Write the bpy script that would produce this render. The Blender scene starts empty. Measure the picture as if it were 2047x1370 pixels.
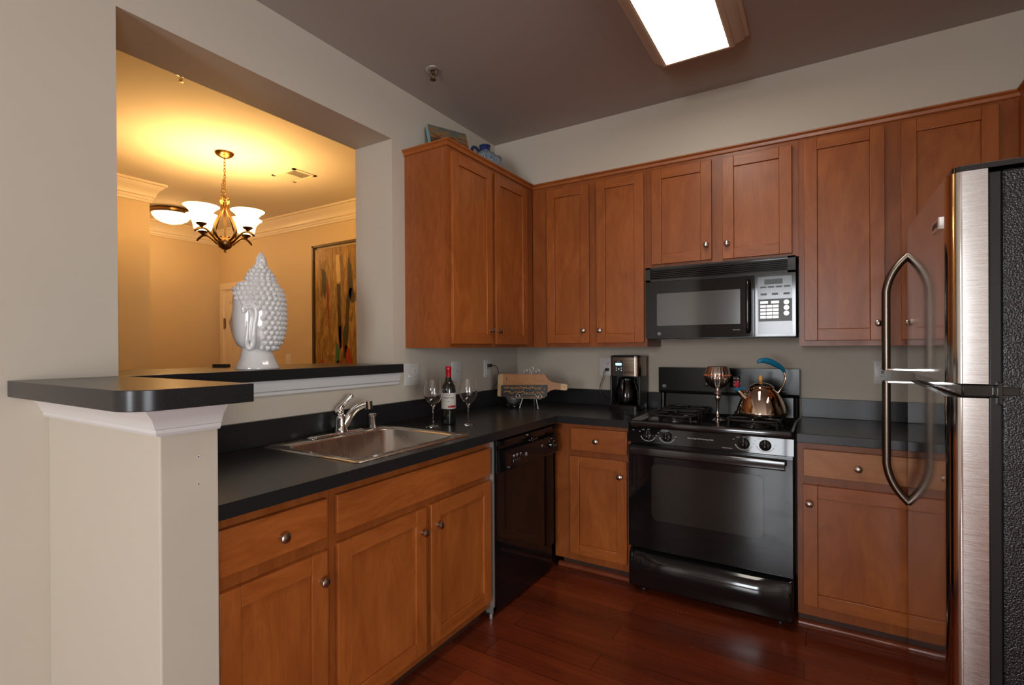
import bpy, bmesh, math, random
from mathutils import Vector, Matrix
random.seed(7)
PI = math.pi
sc = bpy.context.scene
COL = sc.collection

# ------------------------------------------------------------------ camera
F_PX, PX, PY, W, H = 1014.21, 1007.63, 697.52, 2047, 1370
cam_d = bpy.data.cameras.new('camera'); cam = bpy.data.objects.new('camera', cam_d); COL.objects.link(cam)
yw, pt, rl = math.radians(32.0616), math.radians(-.1504), math.radians(-.3273)
Fv = Vector((-math.sin(yw)*math.cos(pt), math.cos(yw)*math.cos(pt), math.sin(pt)))
Rv = Vector((math.cos(yw), math.sin(yw), 0)); Uv = Rv.cross(Fv)
Rv, Uv = Rv*math.cos(rl)+Uv*math.sin(rl), Uv*math.cos(rl)-Rv*math.sin(rl)
m = Matrix((Rv, Uv, -Fv)).transposed().to_4x4(); m.translation = Vector((1.9382, -3.2841, 1.2886))
cam.matrix_world = m
cam_d.sensor_width = 36; cam_d.lens = 36*F_PX/W
cam_d.shift_x = (W/2-PX)/W; cam_d.shift_y = (PY-H/2)/W
cam_d.clip_start = .02
sc.camera = cam

# ------------------------------------------------------------------ view, world, daylight
sc.view_settings.view_transform = 'Standard'; sc.view_settings.look = 'None'
sc.view_settings.gamma = 1; sc.view_settings.use_curve_mapping = False
sc.view_settings.exposure = 0.05
sc.cycles.max_bounces = 12; sc.cycles.diffuse_bounces = 6; sc.cycles.glossy_bounces = 6
sc.cycles.transmission_bounces = 12; sc.cycles.transparent_max_bounces = 12
sc.cycles.sample_clamp_indirect = 8; sc.cycles.use_denoising = True
sc.cycles.caustics_reflective = False
wd = bpy.data.worlds.new('sky'); sc.world = wd; wd.use_nodes = True
wd.node_tree.nodes['Background'].inputs[0].default_value = (.72, .86, 1, 1)
wd.node_tree.nodes['Background'].inputs[1].default_value = 3.0

def area(name, loc, rot, sx, sy, power, color, spread=PI):
    d = bpy.data.lights.new(name, 'AREA'); d.shape = 'RECTANGLE'; d.size = sx; d.size_y = sy
    d.energy = power; d.color = color; d.spread = spread
    o = bpy.data.objects.new(name, d); COL.objects.link(o); o.location = loc; o.rotation_euler = rot
    return o
# daylight through the living-room window in the rear wall, plus an added side light
WINS = [(.85, 2.0)]; WZ0, WZ1, YR = .60, 2.35, -7.6
for i, (a, b) in enumerate(WINS):
    area('window_daylight', ((a+b)/2, YR-.14, (WZ0+WZ1)/2), (PI/2, 0, 0), b-a-.06, WZ1-WZ0-.06, 105, (.95, .97, 1))
area('window_daylight', (5.74, -5.4, 1.35), (0, PI/2, 0), 2.0, 2.4, 125, (.98, .98, 1))  # unseen fill at an invented side window, added to brighten the left wall

# ------------------------------------------------------------------ materials
def new_mat(name):
    mt = bpy.data.materials.new(name); mt.use_nodes = True
    nt = mt.node_tree; return mt, nt, nt.nodes['Principled BSDF']
def setp(b, **k):
    n = {'color': 'Base Color', 'rough': 'Roughness', 'metal': 'Metallic', 'ior': 'IOR', 'coat': 'Coat Weight', 'coatr': 'Coat Roughness',
         'trans': 'Transmission Weight', 'em': 'Emission Color', 'ems': 'Emission Strength', 'spec': 'Specular IOR Level', 'alpha': 'Alpha',
         'aniso': 'Anisotropic', 'sss': 'Subsurface Weight'}
    for q, v in k.items():
        if q in ('color', 'em') and len(v) == 3: v = (*v, 1)
        b.inputs[n[q]].default_value = v
def plain(name, color, rough=.5, **k):
    mt, nt, b = new_mat(name); setp(b, color=color, rough=rough, **k); return mt
def coords(nt, scale, kind='Object'):
    tc = nt.nodes.new('ShaderNodeTexCoord'); mp = nt.nodes.new('ShaderNodeMapping'); mp.inputs['Scale'].default_value = scale
    nt.links.new(tc.outputs[kind], mp.inputs[0]); return mp.outputs[0]
def noise(nt, vec, scale, detail=4, rough=.55, dist=0):
    n = nt.nodes.new('ShaderNodeTexNoise'); n.inputs['Scale'].default_value = scale; n.inputs['Detail'].default_value = detail
    n.inputs['Roughness'].default_value = rough; n.inputs['Distortion'].default_value = dist
    nt.links.new(vec, n.inputs['Vector']); return n.outputs['Fac']
def ramp(nt, fac, stops):
    r = nt.nodes.new('ShaderNodeValToRGB'); e = r.color_ramp.elements
    while len(e) < len(stops): e.new(.5)
    for i, (p, c) in enumerate(stops): e[i].position = p; e[i].color = (*c, 1)
    nt.links.new(fac, r.inputs[0]); return r.outputs['Color']
def bump(nt, b, fac, strength=.2, dist=.002):
    n = nt.nodes.new('ShaderNodeBump'); n.inputs['Strength'].default_value = strength; n.inputs['Distance'].default_value = dist
    nt.links.new(fac, n.inputs['Height']); nt.links.new(n.outputs[0], b.inputs['Normal'])
def mixc(nt, f, a, b_, mode='MULTIPLY'):
    n = nt.nodes.new('ShaderNodeMix'); n.data_type = 'RGBA'; n.blend_type = mode
    if isinstance(f, float): n.inputs[0].default_value = f
    else: nt.links.new(f, n.inputs[0])
    for s, v in ((n.inputs[6], a), (n.inputs[7], b_)):
        if isinstance(v, tuple): s.default_value = (*v, 1)
        else: nt.links.new(v, s)
    return n.outputs[2]
def paint(name, c, rough=.6, bs=.12):
    mt, nt, b = new_mat(name); setp(b, rough=rough, spec=.35)
    v = coords(nt, (1, 1, 1)); f = noise(nt, v, 2.2, 3)
    col = ramp(nt, f, [(.3, tuple(x*.97 for x in c)), (.7, c)]); nt.links.new(col, b.inputs['Base Color'])
    bump(nt, b, noise(nt, v, 160, 3), bs, .0012); return mt
def wood(name, c1, c2, c3, axis='z', rough=.36, sc_=1.0, coat=.12):
    mt, nt, b = new_mat(name); setp(b, rough=rough, coat=coat, coatr=.25, spec=.35)
    s = {'z': (7, 7, 1.9), 'x': (1.9, 7, 7), 'y': (7, 1.9, 7), 'h': (2.0, 2.0, 7)}[axis]
    v = coords(nt, tuple(q*sc_ for q in s))
    f1 = noise(nt, v, 1.3, 5, .6, 2.2)
    col = ramp(nt, f1, [(.28, c1), (.5, c2), (.74, c3)])
    f2 = noise(nt, coords(nt, tuple(q*sc_*(9 if q > 2 else 2.5) for q in s)), 2.0, 5, .7)
    g = ramp(nt, f2, [(.35, (.88, .85, .82)), (.6, (1, 1, 1))])
    big = noise(nt, coords(nt, (1, 1, 1)), 1.7, 2); g2 = ramp(nt, big, [(.35, (.84, .82, .8)), (.68, (1.08, 1.06, 1.0))])
    col = mixc(nt, 1.0, mixc(nt, .8, col, g), g2); nt.links.new(col, b.inputs['Base Color'])
    bump(nt, b, f2, .06, .0005); return mt

M = {}
M['wall'] = paint('greige_wall_paint', (.58, .515, .42))
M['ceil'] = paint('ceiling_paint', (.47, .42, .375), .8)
M['dwall'] = paint('cream_wall_paint', (.66, .54, .35))
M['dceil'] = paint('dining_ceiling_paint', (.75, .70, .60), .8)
M['trim'] = plain('white_trim_paint', (.72, .70, .68), .35)
M['dtrim'] = plain('cream_trim_paint', (.78, .70, .56), .35)
WC = ((.30, .078, .015), (.375, .105, .021), (.44, .137, .031))
M['wv'] = wood('cherry_maple_vertical', *WC, axis='z')
M['wh'] = wood('cherry_maple_horizontal', *WC, axis='h')
M['wfr'] = wood('cherry_maple_frame', (.24, .062, .013), (.30, .082, .017), (.35, .105, .025), axis='z')
M['wpale'] = wood('pale_maple_drawer', (.40, .145, .045), (.50, .20, .07), (.58, .25, .095), axis='h')
M['wside'] = wood('cherry_veneer_side', (.27, .072, .018), (.33, .092, .024), (.37, .11, .030), axis='z', sc_=2.2)
M['toe'] = plain('toe_kick_brown', (.05, .018, .010), .5)
M['shoe'] = wood('red_shoe_wood', (.20, .05, .022), (.24, .062, .03), (.28, .075, .035), axis='h', rough=.22)
def laminate():
    mt, nt, b = new_mat('black_speckled_laminate'); setp(b, rough=.27, spec=.42)
    v = coords(nt, (1, 1, 1)); f = noise(nt, v, 420, 2, .8)
    c = ramp(nt, f, [(.42, (.013, .013, .014)), (.60, (.019, .018, .019)), (.74, (.036, .034, .035))])
    nt.links.new(c, b.inputs['Base Color'])
    return mt
M['lam'] = laminate()
def floor_mat():
    mt, nt, b = new_mat('brazilian_cherry_floor'); setp(b, coat=.35, coatr=.16)
    v = coords(nt, (1, 1, 1))
    br = nt.nodes.new('ShaderNodeTexBrick'); nt.links.new(v, br.inputs['Vector'])
    br.inputs['Scale'].default_value = 1; br.inputs['Mortar Size'].default_value = .0012; br.inputs['Brick Width'].default_value = 1.15
    br.inputs['Row Height'].default_value = .127; br.offset = .37; br.inputs['Bias'].default_value = -.1
    br.inputs['Color1'].default_value = (.27, .050, .016, 1); br.inputs['Color2'].default_value = (.16, .030, .012, 1); br.inputs['Mortar'].default_value = (.03, .006, .004, 1)
    g = ramp(nt, noise(nt, coords(nt, (2.2, 45, 1)), 1.6, 6, .65, .4), [(.3, (.62, .58, .55)), (.7, (1.15, 1.1, 1.05))])
    g2 = ramp(nt, noise(nt, coords(nt, (.7, 5, 1)), 1.3, 2), [(.3, (.72, .7, .7)), (.7, (1.15, 1.15, 1.1))])
    c = mixc(nt, 1.0, mixc(nt, .8, br.outputs['Color'], g), g2); nt.links.new(c, b.inputs['Base Color'])
    r = ramp(nt, noise(nt, v, 5, 4), [(.3, (.20, .20, .20)), (.7, (.30, .30, .30))]); nt.links.new(r, b.inputs['Roughness'])
    bump(nt, b, br.outputs['Fac'], -.15, .001); return mt
M['floor'] = floor_mat()
M['carpet'] = plain('beige_carpet', (.36, .30, .22), .95)
def steel(name, c, rough, stretch, amt=.12, metal=1):
    mt, nt, b = new_mat(name); setp(b, color=c, metal=metal)
    v = coords(nt, stretch); f = noise(nt, v, 3, 4, .6)
    r = ramp(nt, f, [(.3, (rough*(1-amt*2),)*3), (.7, (rough*(1+amt*2),)*3)]); nt.links.new(r, b.inputs['Roughness'])
    return mt
M['steel'] = steel('brushed_stainless_door', (.60, .57, .55), .10, (30, 30, 1.5), .06)
M['steelh'] = steel('brushed_stainless_side', (.62, .59, .575), .27, (4, 4, 300))
M['sink'] = steel('satin_sink_steel', (.60, .55, .49), .27, (2, 9, 2), .06)
M['chrome'] = plain('polished_chrome', (.80, .80, .80), .05, metal=1)
M['nickel'] = plain('satin_nickel_knob', (.55, .51, .46), .18, metal=1)
M['handle'] = plain('warm_grey_metal_handle', (.17, .14, .115), .30, metal=1)
M['blk'] = plain('glossy_black_enamel', (.008, .008, .009), .10, spec=.5, coat=.3, coatr=.05)
M['blksat'] = plain('satin_black_enamel', (.007, .007, .007), .20, spec=.25)
M['blkglass'] = plain('black_oven_glass', (.006, .006, .007), .045, spec=.36)
M['mwwin'] = plain('microwave_window_grey', (.028, .03, .033), .12, spec=.9, coat=.6, coatr=.08)
M['blkm'] = plain('satin_black_plastic', (.014, .014, .015), .35)
M['iron'] = plain('cast_iron_grate', (.016, .014, .013), .32, spec=.5)
M['gasket'] = plain('black_gasket', (.018, .020, .024), .25)
def textured_black():
    mt, nt, b = new_mat('pebbled_black_fridge_side'); setp(b, color=(.007, .007, .008), rough=.20, spec=.6)
    bump(nt, b, noise(nt, coords(nt, (1, 1, 1)), 230, 2, .5), .9, .0022); return mt
M['pebble'] = textured_black()
M['glass'] = plain('clear_glass', (1, 1, 1), .0, trans=1, ior=1.45)
M['whitep'] = plain('white_switch_plastic', (.70, .68, .64), .35)
M['slot'] = plain('dark_slot', (.02, .02, .02), .5)
M['ink'] = plain('light_print', (.62, .62, .62), .5)
M['ceramic'] = plain('white_glazed_ceramic', (.70, .68, .66), .10, coat=.5, coatr=.04)
M['bronze'] = steel('antique_bronze', (.25, .14, .05), .30, (8, 8, 8), .2)
M['rubber'] = plain('black_cord_rubber', (.012, .012, .012), .45)
M['bottle'] = plain('dark_green_glass', (.006, .010, .006), .04, spec=.7, coat=.5, coatr=.02)
M['foil'] = plain('red_foil_capsule', (.45, .01, .02), .25, metal=.3)
M['label'] = plain('cream_paper_label', (.62, .58, .52), .6)
M['redlab'] = plain('red_label_band', (.35, .012, .012), .5)
M['bamboo'] = wood('caramel_bamboo', (.36, .155, .055), (.46, .21, .078), (.52, .26, .10), axis='h', rough=.4, coat=.1)
M['bamboo2'] = wood('pale_bamboo', (.55, .36, .17), (.66, .45, .24), (.74, .54, .30), axis='z', rough=.4, coat=.1)
M['slate'] = plain('dark_slate_plaque', (.035, .034, .036), .5)
M['gold'] = plain('gold_lettering', (.50, .27, .09), .45, metal=.2)
M['wire'] = plain('silver_wire', (.55, .54, .51), .36, metal=.8)
M['teal'] = plain('teal_blue_silicone', (.008, .19, .36), .35)
M['amberwood'] = plain('honey_wood_knob', (.72, .36, .09), .3, coat=.4)
M['red'] = plain('red_plastic', (.50, .02, .05), .3)
M['kettle'] = plain('mirror_steel_kettle', (.74, .62, .50), .035, metal=1)
M['mercury'] = plain('mercury_glass', (.72, .67, .63), .10, metal=1)
M['amber'] = plain('amber_beads', (.50, .10, .02), .06, coat=1)
M['fblue'] = plain('cobalt_glaze', (.006, .025, .11), .12, coat=.5)
def glaze():
    mt, nt, b = new_mat('blue_white_glaze'); setp(b, rough=.15, coat=.5)
    f = noise(nt, coords(nt, (1, 1, 1)), 45, 2, .5, 3.0)
    nt.links.new(ramp(nt, f, [(.40, (.42, .46, .46)), (.44, (.015, .05, .12)), (.50, (.03, .10, .20)), (.53, (.40, .44, .44)), (.60, (.05, .10, .18)), (.64, (.42, .46, .46))]), b.inputs['Base Color']); return mt
M['glaze'] = glaze()
def emis(name, c, s, base=(.8, .8, .8)):
    mt, nt, b = new_mat(name); setp(b, color=base, rough=.4, em=c, ems=s); return mt
M['diffuser'] = emis('lit_fluorescent_diffuser', (1, .93, .82), 9)
M['shade'] = emis('lit_alabaster_shade', (1, .70, .32), 5)
M['dome'] = emis('lit_alabaster_dome', (1, .74, .38), 2.6)
M['lcd'] = emis('lit_lcd_display', (.45, .85, 1), 1.6, (.1, .2, .3))
M['led'] = emis('small_indicator_lights', (.85, .9, 1), .8)
def canvas_mat(name, stops, streak=(6, 6, 1.3), s=2.0):
    mt, nt, b = new_mat(name); setp(b, rough=.45, coat=.25, coatr=.25)
    f = noise(nt, coords(nt, streak), s, 6, .7, 2.4)
    nt.links.new(ramp(nt, f, stops), b.inputs['Base Color']); bump(nt, b, f, .2, .002); return mt
M['abstract'] = canvas_mat('ochre_abstract_paint', [(.22, (.03, .018, .008)), (.40, (.14, .075, .018)), (.52, (.30, .17, .04)), (.62, (.40, .25, .08)), (.76, (.55, .42, .24))])
M['pdark'] = canvas_mat('charcoal_paint_stroke', [(.3, (.012, .011, .010)), (.7, (.06, .05, .03))])
M['pred'] = canvas_mat('red_paint_stroke', [(.3, (.16, .012, .006)), (.7, (.46, .035, .015))])
M['pgreen'] = canvas_mat('green_paint_stroke', [(.3, (.02, .10, .05)), (.7, (.05, .20, .09))])
M['pcream'] = canvas_mat('cream_paint_stroke', [(.3, (.45, .32, .15)), (.7, (.62, .48, .26))])
def landscape():
    mt, nt, b = new_mat('landscape_paint'); setp(b, rough=.5)
    tc = nt.nodes.new('ShaderNodeTexCoord'); sp = nt.nodes.new('ShaderNodeSeparateXYZ'); nt.links.new(tc.outputs['Object'], sp.inputs[0])
    f = noise(nt, coords(nt, (6, 6, 26)), 2.5, 4)
    ad = nt.nodes.new('ShaderNodeMath'); ad.operation = 'MULTIPLY_ADD'; nt.links.new(f, ad.inputs[0]); ad.inputs[1].default_value = .30; nt.links.new(sp.outputs['Z'], ad.inputs[2])
    mr = nt.nodes.new('ShaderNodeMapRange'); nt.links.new(ad.outputs[0], mr.inputs[0]); mr.inputs[1].default_value = .17; mr.inputs[2].default_value = .42
    c = ramp(nt, mr.outputs[0], [(0, (.03, .03, .012)), (.30, (.03, .026, .022)), (.46, (.16, .055, .018)), (.56, (.26, .14, .045)), (.68, (.12, .115, .09)), (.84, (.10, .115, .10)), (1, (.055, .075, .06))])
    nt.links.new(c, b.inputs['Base Color']); return mt
M['land'] = landscape()
M['aqua'] = plain('aqua_canvas_edge', (.17, .36, .40), .5)
M['ovenwin'] = plain('oven_window_glass', (.020, .018, .015), .09, spec=.42)
M['keypad'] = plain('glossy_keypad_film', (.035, .04, .045), .16, spec=.5, coat=.2, coatr=.12)
M['steelbr'] = steel('brushed_coffee_steel', (.27, .20, .16), .2, (2, 2, 60))
M['carafe'] = plain('smoked_carafe_glass', (.30, .24, .20), .02, trans=1)
M['lightframe'] = plain('cream_fixture_wood', (.66, .50, .34), .45)
M['pframe'] = plain('dark_bronze_frame', (.10, .065, .03), .35)
M['chairdk'] = plain('dark_leather', (.02, .014, .010), .4)

# ------------------------------------------------------------------ mesh builder
def ortho(n):
    n = Vector(n).normalized(); a = Vector((0, 0, 1)) if abs(n.z) < .9 else Vector((1, 0, 0))
    u = n.cross(a).normalized(); return u, n.cross(u)
class MB:
    def __init__(s): s.bm = bmesh.new(); s.xf = None
    def v(s, p):
        if s.xf: p = s.xf(*p)
        return s.bm.verts.new(p)
    def f(s, vs, m=0):
        try: q = s.bm.faces.new(vs)
        except ValueError: return None
        q.material_index = m; return q
    def box(s, x0, x1, y0, y1, z0, z1, m=0):
        c = [s.v((x, y, z)) for z in (z0, z1) for y in (y0, y1) for x in (x0, x1)]
        for i in ((0, 2, 3, 1), (4, 5, 7, 6), (0, 1, 5, 4), (2, 6, 7, 3), (0, 4, 6, 2), (1, 3, 7, 5)): s.f([c[j] for j in i], m)
        return s
    def rings(s, R, m=0, closed=True, caps=True, loop=False):
        V = [[s.v(p) for p in r] for r in R]; n = len(V[0]); k = len(V)
        for i in range(k if loop else k-1):
            a, b = V[i], V[(i+1) % k]
            for j in range(n if closed else n-1): s.f([a[j], a[(j+1) % n], b[(j+1) % n], b[j]], m)
        if caps and not loop and closed:
            s.f(V[0][::-1], m); s.f(V[-1], m)
        return s
    def lathe(s, prof, c=(0, 0, 0), ax=(0, 0, 1), n=32, m=0, flute=0, nf=0):
        ax = Vector(ax).normalized(); u, w = ortho(ax); c = Vector(c); R = []
        for r, h in prof:
            ring = []
            for j in range(n):
                a = 2*PI*j/n; rr = max(r, 1e-5)*(1+(flute*(abs(math.sin(nf*a/2))-.5) if nf and r > .004 else 0))
                ring.append(tuple(c+ax*h+u*rr*math.cos(a)+w*rr*math.sin(a)))
            R.append(ring)
        return s.rings(R, m)
    def cyl(s, p0, p1, r0, r1=None, n=16, m=0):
        p0, p1 = Vector(p0), Vector(p1); d = p1-p0; L = d.length
        return s.lathe([(r0, 0), (r0 if r1 is None else r1, L)], p0, d, n, m)
    def tube(s, pts, r, n=10, m=0, sub=0, flat=1.0, up=None, loop=False):
        pts = [Vector(p) for p in pts]; rs = list(r) if isinstance(r, (list, tuple)) else [r]*len(pts)
        if sub:
            P, Q = [], []; k = len(pts); rng = range(k) if loop else range(k-1)
            for i in rng:
                p0, p1, p2, p3 = (pts[(i-1) % k], pts[i], pts[(i+1) % k], pts[(i+2) % k]) if loop else (pts[max(i-1, 0)], pts[i], pts[i+1], pts[min(i+2, k-1)])
                for q in range(sub):
                    t = q/sub
                    P.append(.5*((2*p1)+(p2-p0)*t+(2*p0-5*p1+4*p2-p3)*t*t+(3*p1-p0-3*p2+p3)*t**3)); Q.append(rs[i]*(1-t)+rs[(i+1) % k]*t)
            if not loop: P.append(pts[-1]); Q.append(rs[-1])
            pts, rs = P, Q
        R = []; u = Vector(up) if up else None; k = len(pts)
        for i, p in enumerate(pts):
            if loop: t = (pts[(i+1) % k]-pts[(i-1) % k])
            else: t = (pts[min(i+1, k-1)]-pts[max(i-1, 0)])
            t = t.normalized() if t.length > 1e-9 else Vector((0, 0, 1))
            if u is None: u = ortho(t)[0]
            u = (u-t*u.dot(t)); u = u.normalized() if u.length > 1e-6 else ortho(t)[0]
            w = t.cross(u)
            R.append([tuple(p+u*rs[i]*math.cos(2*PI*j/n)+w*rs[i]*flat*math.sin(2*PI*j/n)) for j in range(n)])
        return s.rings(R, m, loop=loop)
    def prism(s, poly, d0, d1, m=0, ax='z'):
        def p3(a, b, d): return {'z': (a, b, d), 'y': (a, d, b), 'x': (d, a, b)}[ax]
        return s.rings([[p3(a, b, d0) for a, b in poly], [p3(a, b, d1) for a, b in poly]], m)
    def ball(s, c, r, m=0, n=12, sc3=(1, 1, 1)):
        R = []; k = n//2+1
        for i in range(k+1):
            t = PI*i/k; R.append([(c[0]+sc3[0]*max(r*math.sin(t), 1e-5)*math.cos(2*PI*j/n), c[1]+sc3[1]*max(r*math.sin(t), 1e-5)*math.sin(2*PI*j/n), c[2]-sc3[2]*r*math.cos(t)) for j in range(n)])
        return s.rings(R, m)
    def text(s, txt, size, o, u, v, m=0, depth=.0006):
        cu = bpy.data.curves.new('t', 'FONT'); cu.body = txt; cu.size = size; cu.align_x = 'CENTER'; cu.align_y = 'CENTER'; cu.extrude = depth/2
        ob = bpy.data.objects.new('t', cu); COL.objects.link(ob)
        dg = bpy.context.evaluated_depsgraph_get(); me = ob.evaluated_get(dg).to_mesh()
        o, u, v = Vector(o), Vector(u).normalized(), Vector(v).normalized(); w = u.cross(v)
        V = [s.v(tuple(o+u*q.co.x+v*q.co.y+w*q.co.z)) for q in me.vertices]
        for p in me.polygons: s.f([V[i] for i in p.vertices], m)
        bpy.data.objects.remove(ob); return s
    def sweep(s, path, prof, m=0, left=True, loop=False):
        """prof: (out, z); path: xy points; out is measured to the left (or right) of the path"""
        n = len(path); R = []
        for i, p in enumerate(path):
            p = Vector(p)
            d0 = (p-Vector(path[i-1])).normalized() if i > 0 else None; d1 = (Vector(path[i+1])-p).normalized() if i < n-1 else None
            d0 = d0 or d1; d1 = d1 or d0
            n0 = Vector((-d0.y, d0.x)); n1 = Vector((-d1.y, d1.x)); b = (n0+n1); b = b/(b.dot(n0))
            if not left: b = -b
            R.append([(p.x+b.x*o_, p.y+b.y*o_, z) for o_, z in prof])
        return s.rings(R, m)
    def build(s, name, mats, parent=None, off=None, bevel=0, seg=2, sub=0, smooth=40, label=None, merge=False):
        if merge: bmesh.ops.remove_doubles(s.bm, verts=s.bm.verts, dist=1e-5)
        bmesh.ops.recalc_face_normals(s.bm, faces=s.bm.faces)
        if parent is not None and off is None: off = Vector(parent.get('_w', (0, 0, 0)))
        elif off is None: off = Vector((0, 0, 0))
        if Vector(off).length > 0: bmesh.ops.translate(s.bm, verts=s.bm.verts, vec=-Vector(off))
        me = bpy.data.meshes.new(name); s.bm.to_mesh(me); s.bm.free()
        for p in me.polygons: p.use_smooth = True
        if not isinstance(mats, (list, tuple)): mats = [mats]
        for q in mats: me.materials.append(M[q] if isinstance(q, str) else q)
        o = bpy.data.objects.new(name, me); COL.objects.link(o)
        if parent is not None:
            o.parent = parent
            if '_w' in parent.keys(): o['_w'] = tuple(off)
        if bevel:
            b = o.modifiers.new('bevel', 'BEVEL'); b.width = bevel; b.segments = seg; b.limit_method = 'ANGLE'; b.angle_limit = math.radians(50)
        if sub:
            q = o.modifiers.new('sub', 'SUBSURF'); q.levels = sub; q.render_levels = sub
        q = o.modifiers.new('split', 'EDGE_SPLIT'); q.use_edge_sharp = False; q.split_angle = math.radians(20 if bevel else smooth)
        if label: o['label'] = label
        return o
def thing(name, label, cat, loc=(0, 0, 0), group=None, world=True):
    o = bpy.data.objects.new(name, None); COL.objects.link(o); o.location = loc; o.empty_display_size = .05
    o['label'] = label; o['category'] = cat
    if group: o['group'] = group
    if world: o['_w'] = tuple(loc)
    return o
def tag(o, label, cat, group=None):
    o['label'] = label; o['category'] = cat
    if group: o['group'] = group
    return o
def struct(o, label=None):
    o['kind'] = 'structure'
    if label: o['label'] = label
    return o

# ------------------------------------------------------------------ setting
CZ = 2.702
OY0, OY1, OZ = -1.305, -2.552, 2.405
BT = 1.203      # bar top
b = MB(); b.box(-4.29, 5.6, YR-.1, .12, -.06, 0); struct(b.build('floor', 'floor'), 'dark red cherry plank floor')
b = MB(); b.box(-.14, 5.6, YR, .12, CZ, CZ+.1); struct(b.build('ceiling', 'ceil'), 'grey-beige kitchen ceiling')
b = MB(); b.box(-4.5, -.14, YR, .3, CZ, CZ+.1); struct(b.build('ceiling', 'dceil'), 'cream dining ceiling')
# left wall with the pass-through opening; kitchen side and dining side painted differently
b = MB()
for x0, x1, mi in ((-.14, 0, 0), (-.28, -.14, 1)):
    b.box(x0, x1, YR, OY1, 0, CZ, mi); b.box(x0, x1, OY0, .12, 0, CZ, mi); b.box(x0, x1, OY1, OY0, OZ, CZ, mi); b.box(x0, x1, OY1, OY0, 0, 1.157, mi)
struct(b.build('wall_left', ['wall', 'wall']), 'greige wall with the pass-through opening')
b = MB(); b.box(0, 2.96, 0, .12, 0, CZ); struct(b.build('wall_back', 'wall'), 'greige wall behind the stove')
b = MB(); b.box(.0005, 2.9595, -.301, -.0005, 2.345, CZ-.0005); struct(b.build('wall_soffit', 'wall'), 'greige soffit above the back wall cabinets')
b = MB(); b.box(2.96, 3.08, -2.7, .12, 0, CZ); b.box(3.08, 5.6, -2.82, -2.7, 0, CZ); struct(b.build('wall_right', 'wall'))
b = MB(); b.box(5.6, 5.7, YR, -6.63, 0, CZ); b.box(5.6, 5.7, -4.17, -2.7, 0, CZ); b.box(5.6, 5.7, -6.63, -4.17, 0, .33); b.box(5.6, 5.7, -6.63, -4.17, 2.37, CZ); struct(b.build('wall_side', 'wall'))
b = MB()
for y in (-6.63, -5.42, -4.21): b.box(5.62, 5.67, y, y+.04, .33, 2.37)
for z in (.33, 2.33): b.box(5.622, 5.668, -6.63, -4.17, z, z+.04)
struct(b.build('window_2', 'trim'))  # frame of the invented side window, added along with the fill light
b = MB()
xs = [-.14] + [q for w in WINS for q in w] + [5.6]
for i in range(0, len(xs), 2): b.box(xs[i], xs[i+1], YR-.12, YR, 0, CZ)
for a, c in WINS: b.box(a, c, YR-.12, YR, 0, WZ0); b.box(a, c, YR-.12, YR, WZ1, CZ)
struct(b.build('wall_rear', 'wall'))
for i, (a, c) in enumerate(WINS):
    b = MB()
    for t in (a, (a+c)/2-.02, c-.04): b.box(t, t+.04, YR-.08, YR-.03, WZ0, WZ1)
    for z in (WZ0, (WZ0+WZ1)/2-.02, WZ1-.04): b.box(a, c, YR-.078, YR-.032, z, z+.04)
    struct(b.build('window_%d' % (i+1), 'trim'))
# half-height end wall under the bar top
b = MB(); b.box(0, .673, -2.729, -2.597, 0, 1.157); struct(b.build('wall_wing', 'wall', bevel=.004), 'half-height greige end wall carrying the bar top')
# two small screw anchors in the end wall
for z in (1.031, .966):
    b = MB(); b.lathe([(.0036, 0), (.0036, .0005), (.0018, .0006), (.0016, -.002)], (.673, -2.645, z), (1, 0, 0), 16)
    tag(b.build('wall_anchor', 'whitep'), 'upper of two screw anchors in the half wall end' if z > 1 else 'lower of two screw anchors in the half wall end', 'wall anchor', 'screw anchors in the half wall end')
# dining room shell
b = MB(); b.box(-4.4, -.28, .12, .24, 0, CZ); struct(b.build('wall_dining_back', 'dwall'), 'cream wall behind the painting')
b = MB(); b.box(-4.41, -4.29, -1.21, .24, 0, CZ); struct(b.build('wall_dining_far', 'dwall'))
b = MB(); b.box(-4.41, -2.93, -3.2, -1.21, 0, CZ); struct(b.build('wall_dining_column', 'dwall'), 'cream wall corner projecting into the dining room')
b = MB(); b.box(-3.05, -.28, -5.2, -5.1, 0, CZ); b.box(-3.05, -2.93, -5.1, -3.2, 0, CZ); struct(b.build('wall_dining_front', 'dwall'))
cr = [(0, CZ-.16), (.012, CZ-.16), (.016, CZ-.145), (.022, CZ-.14), (.022, CZ-.118), (.034, CZ-.112), (.038, CZ-.09), (.055, CZ-.06), (.08, CZ-.035), (.086, CZ-.022), (.1, CZ-.018), (.1, CZ), (0, CZ)]
b = MB(); b.sweep([(-2.93, -5.1), (-2.93, -1.21), (-4.29, -1.21), (-4.29, .12), (-.28, .12), (-.28, -5.1)], cr, left=False); struct(b.build('trim_1', 'dtrim', smooth=25), 'cream crown molding round the dining room')

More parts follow.
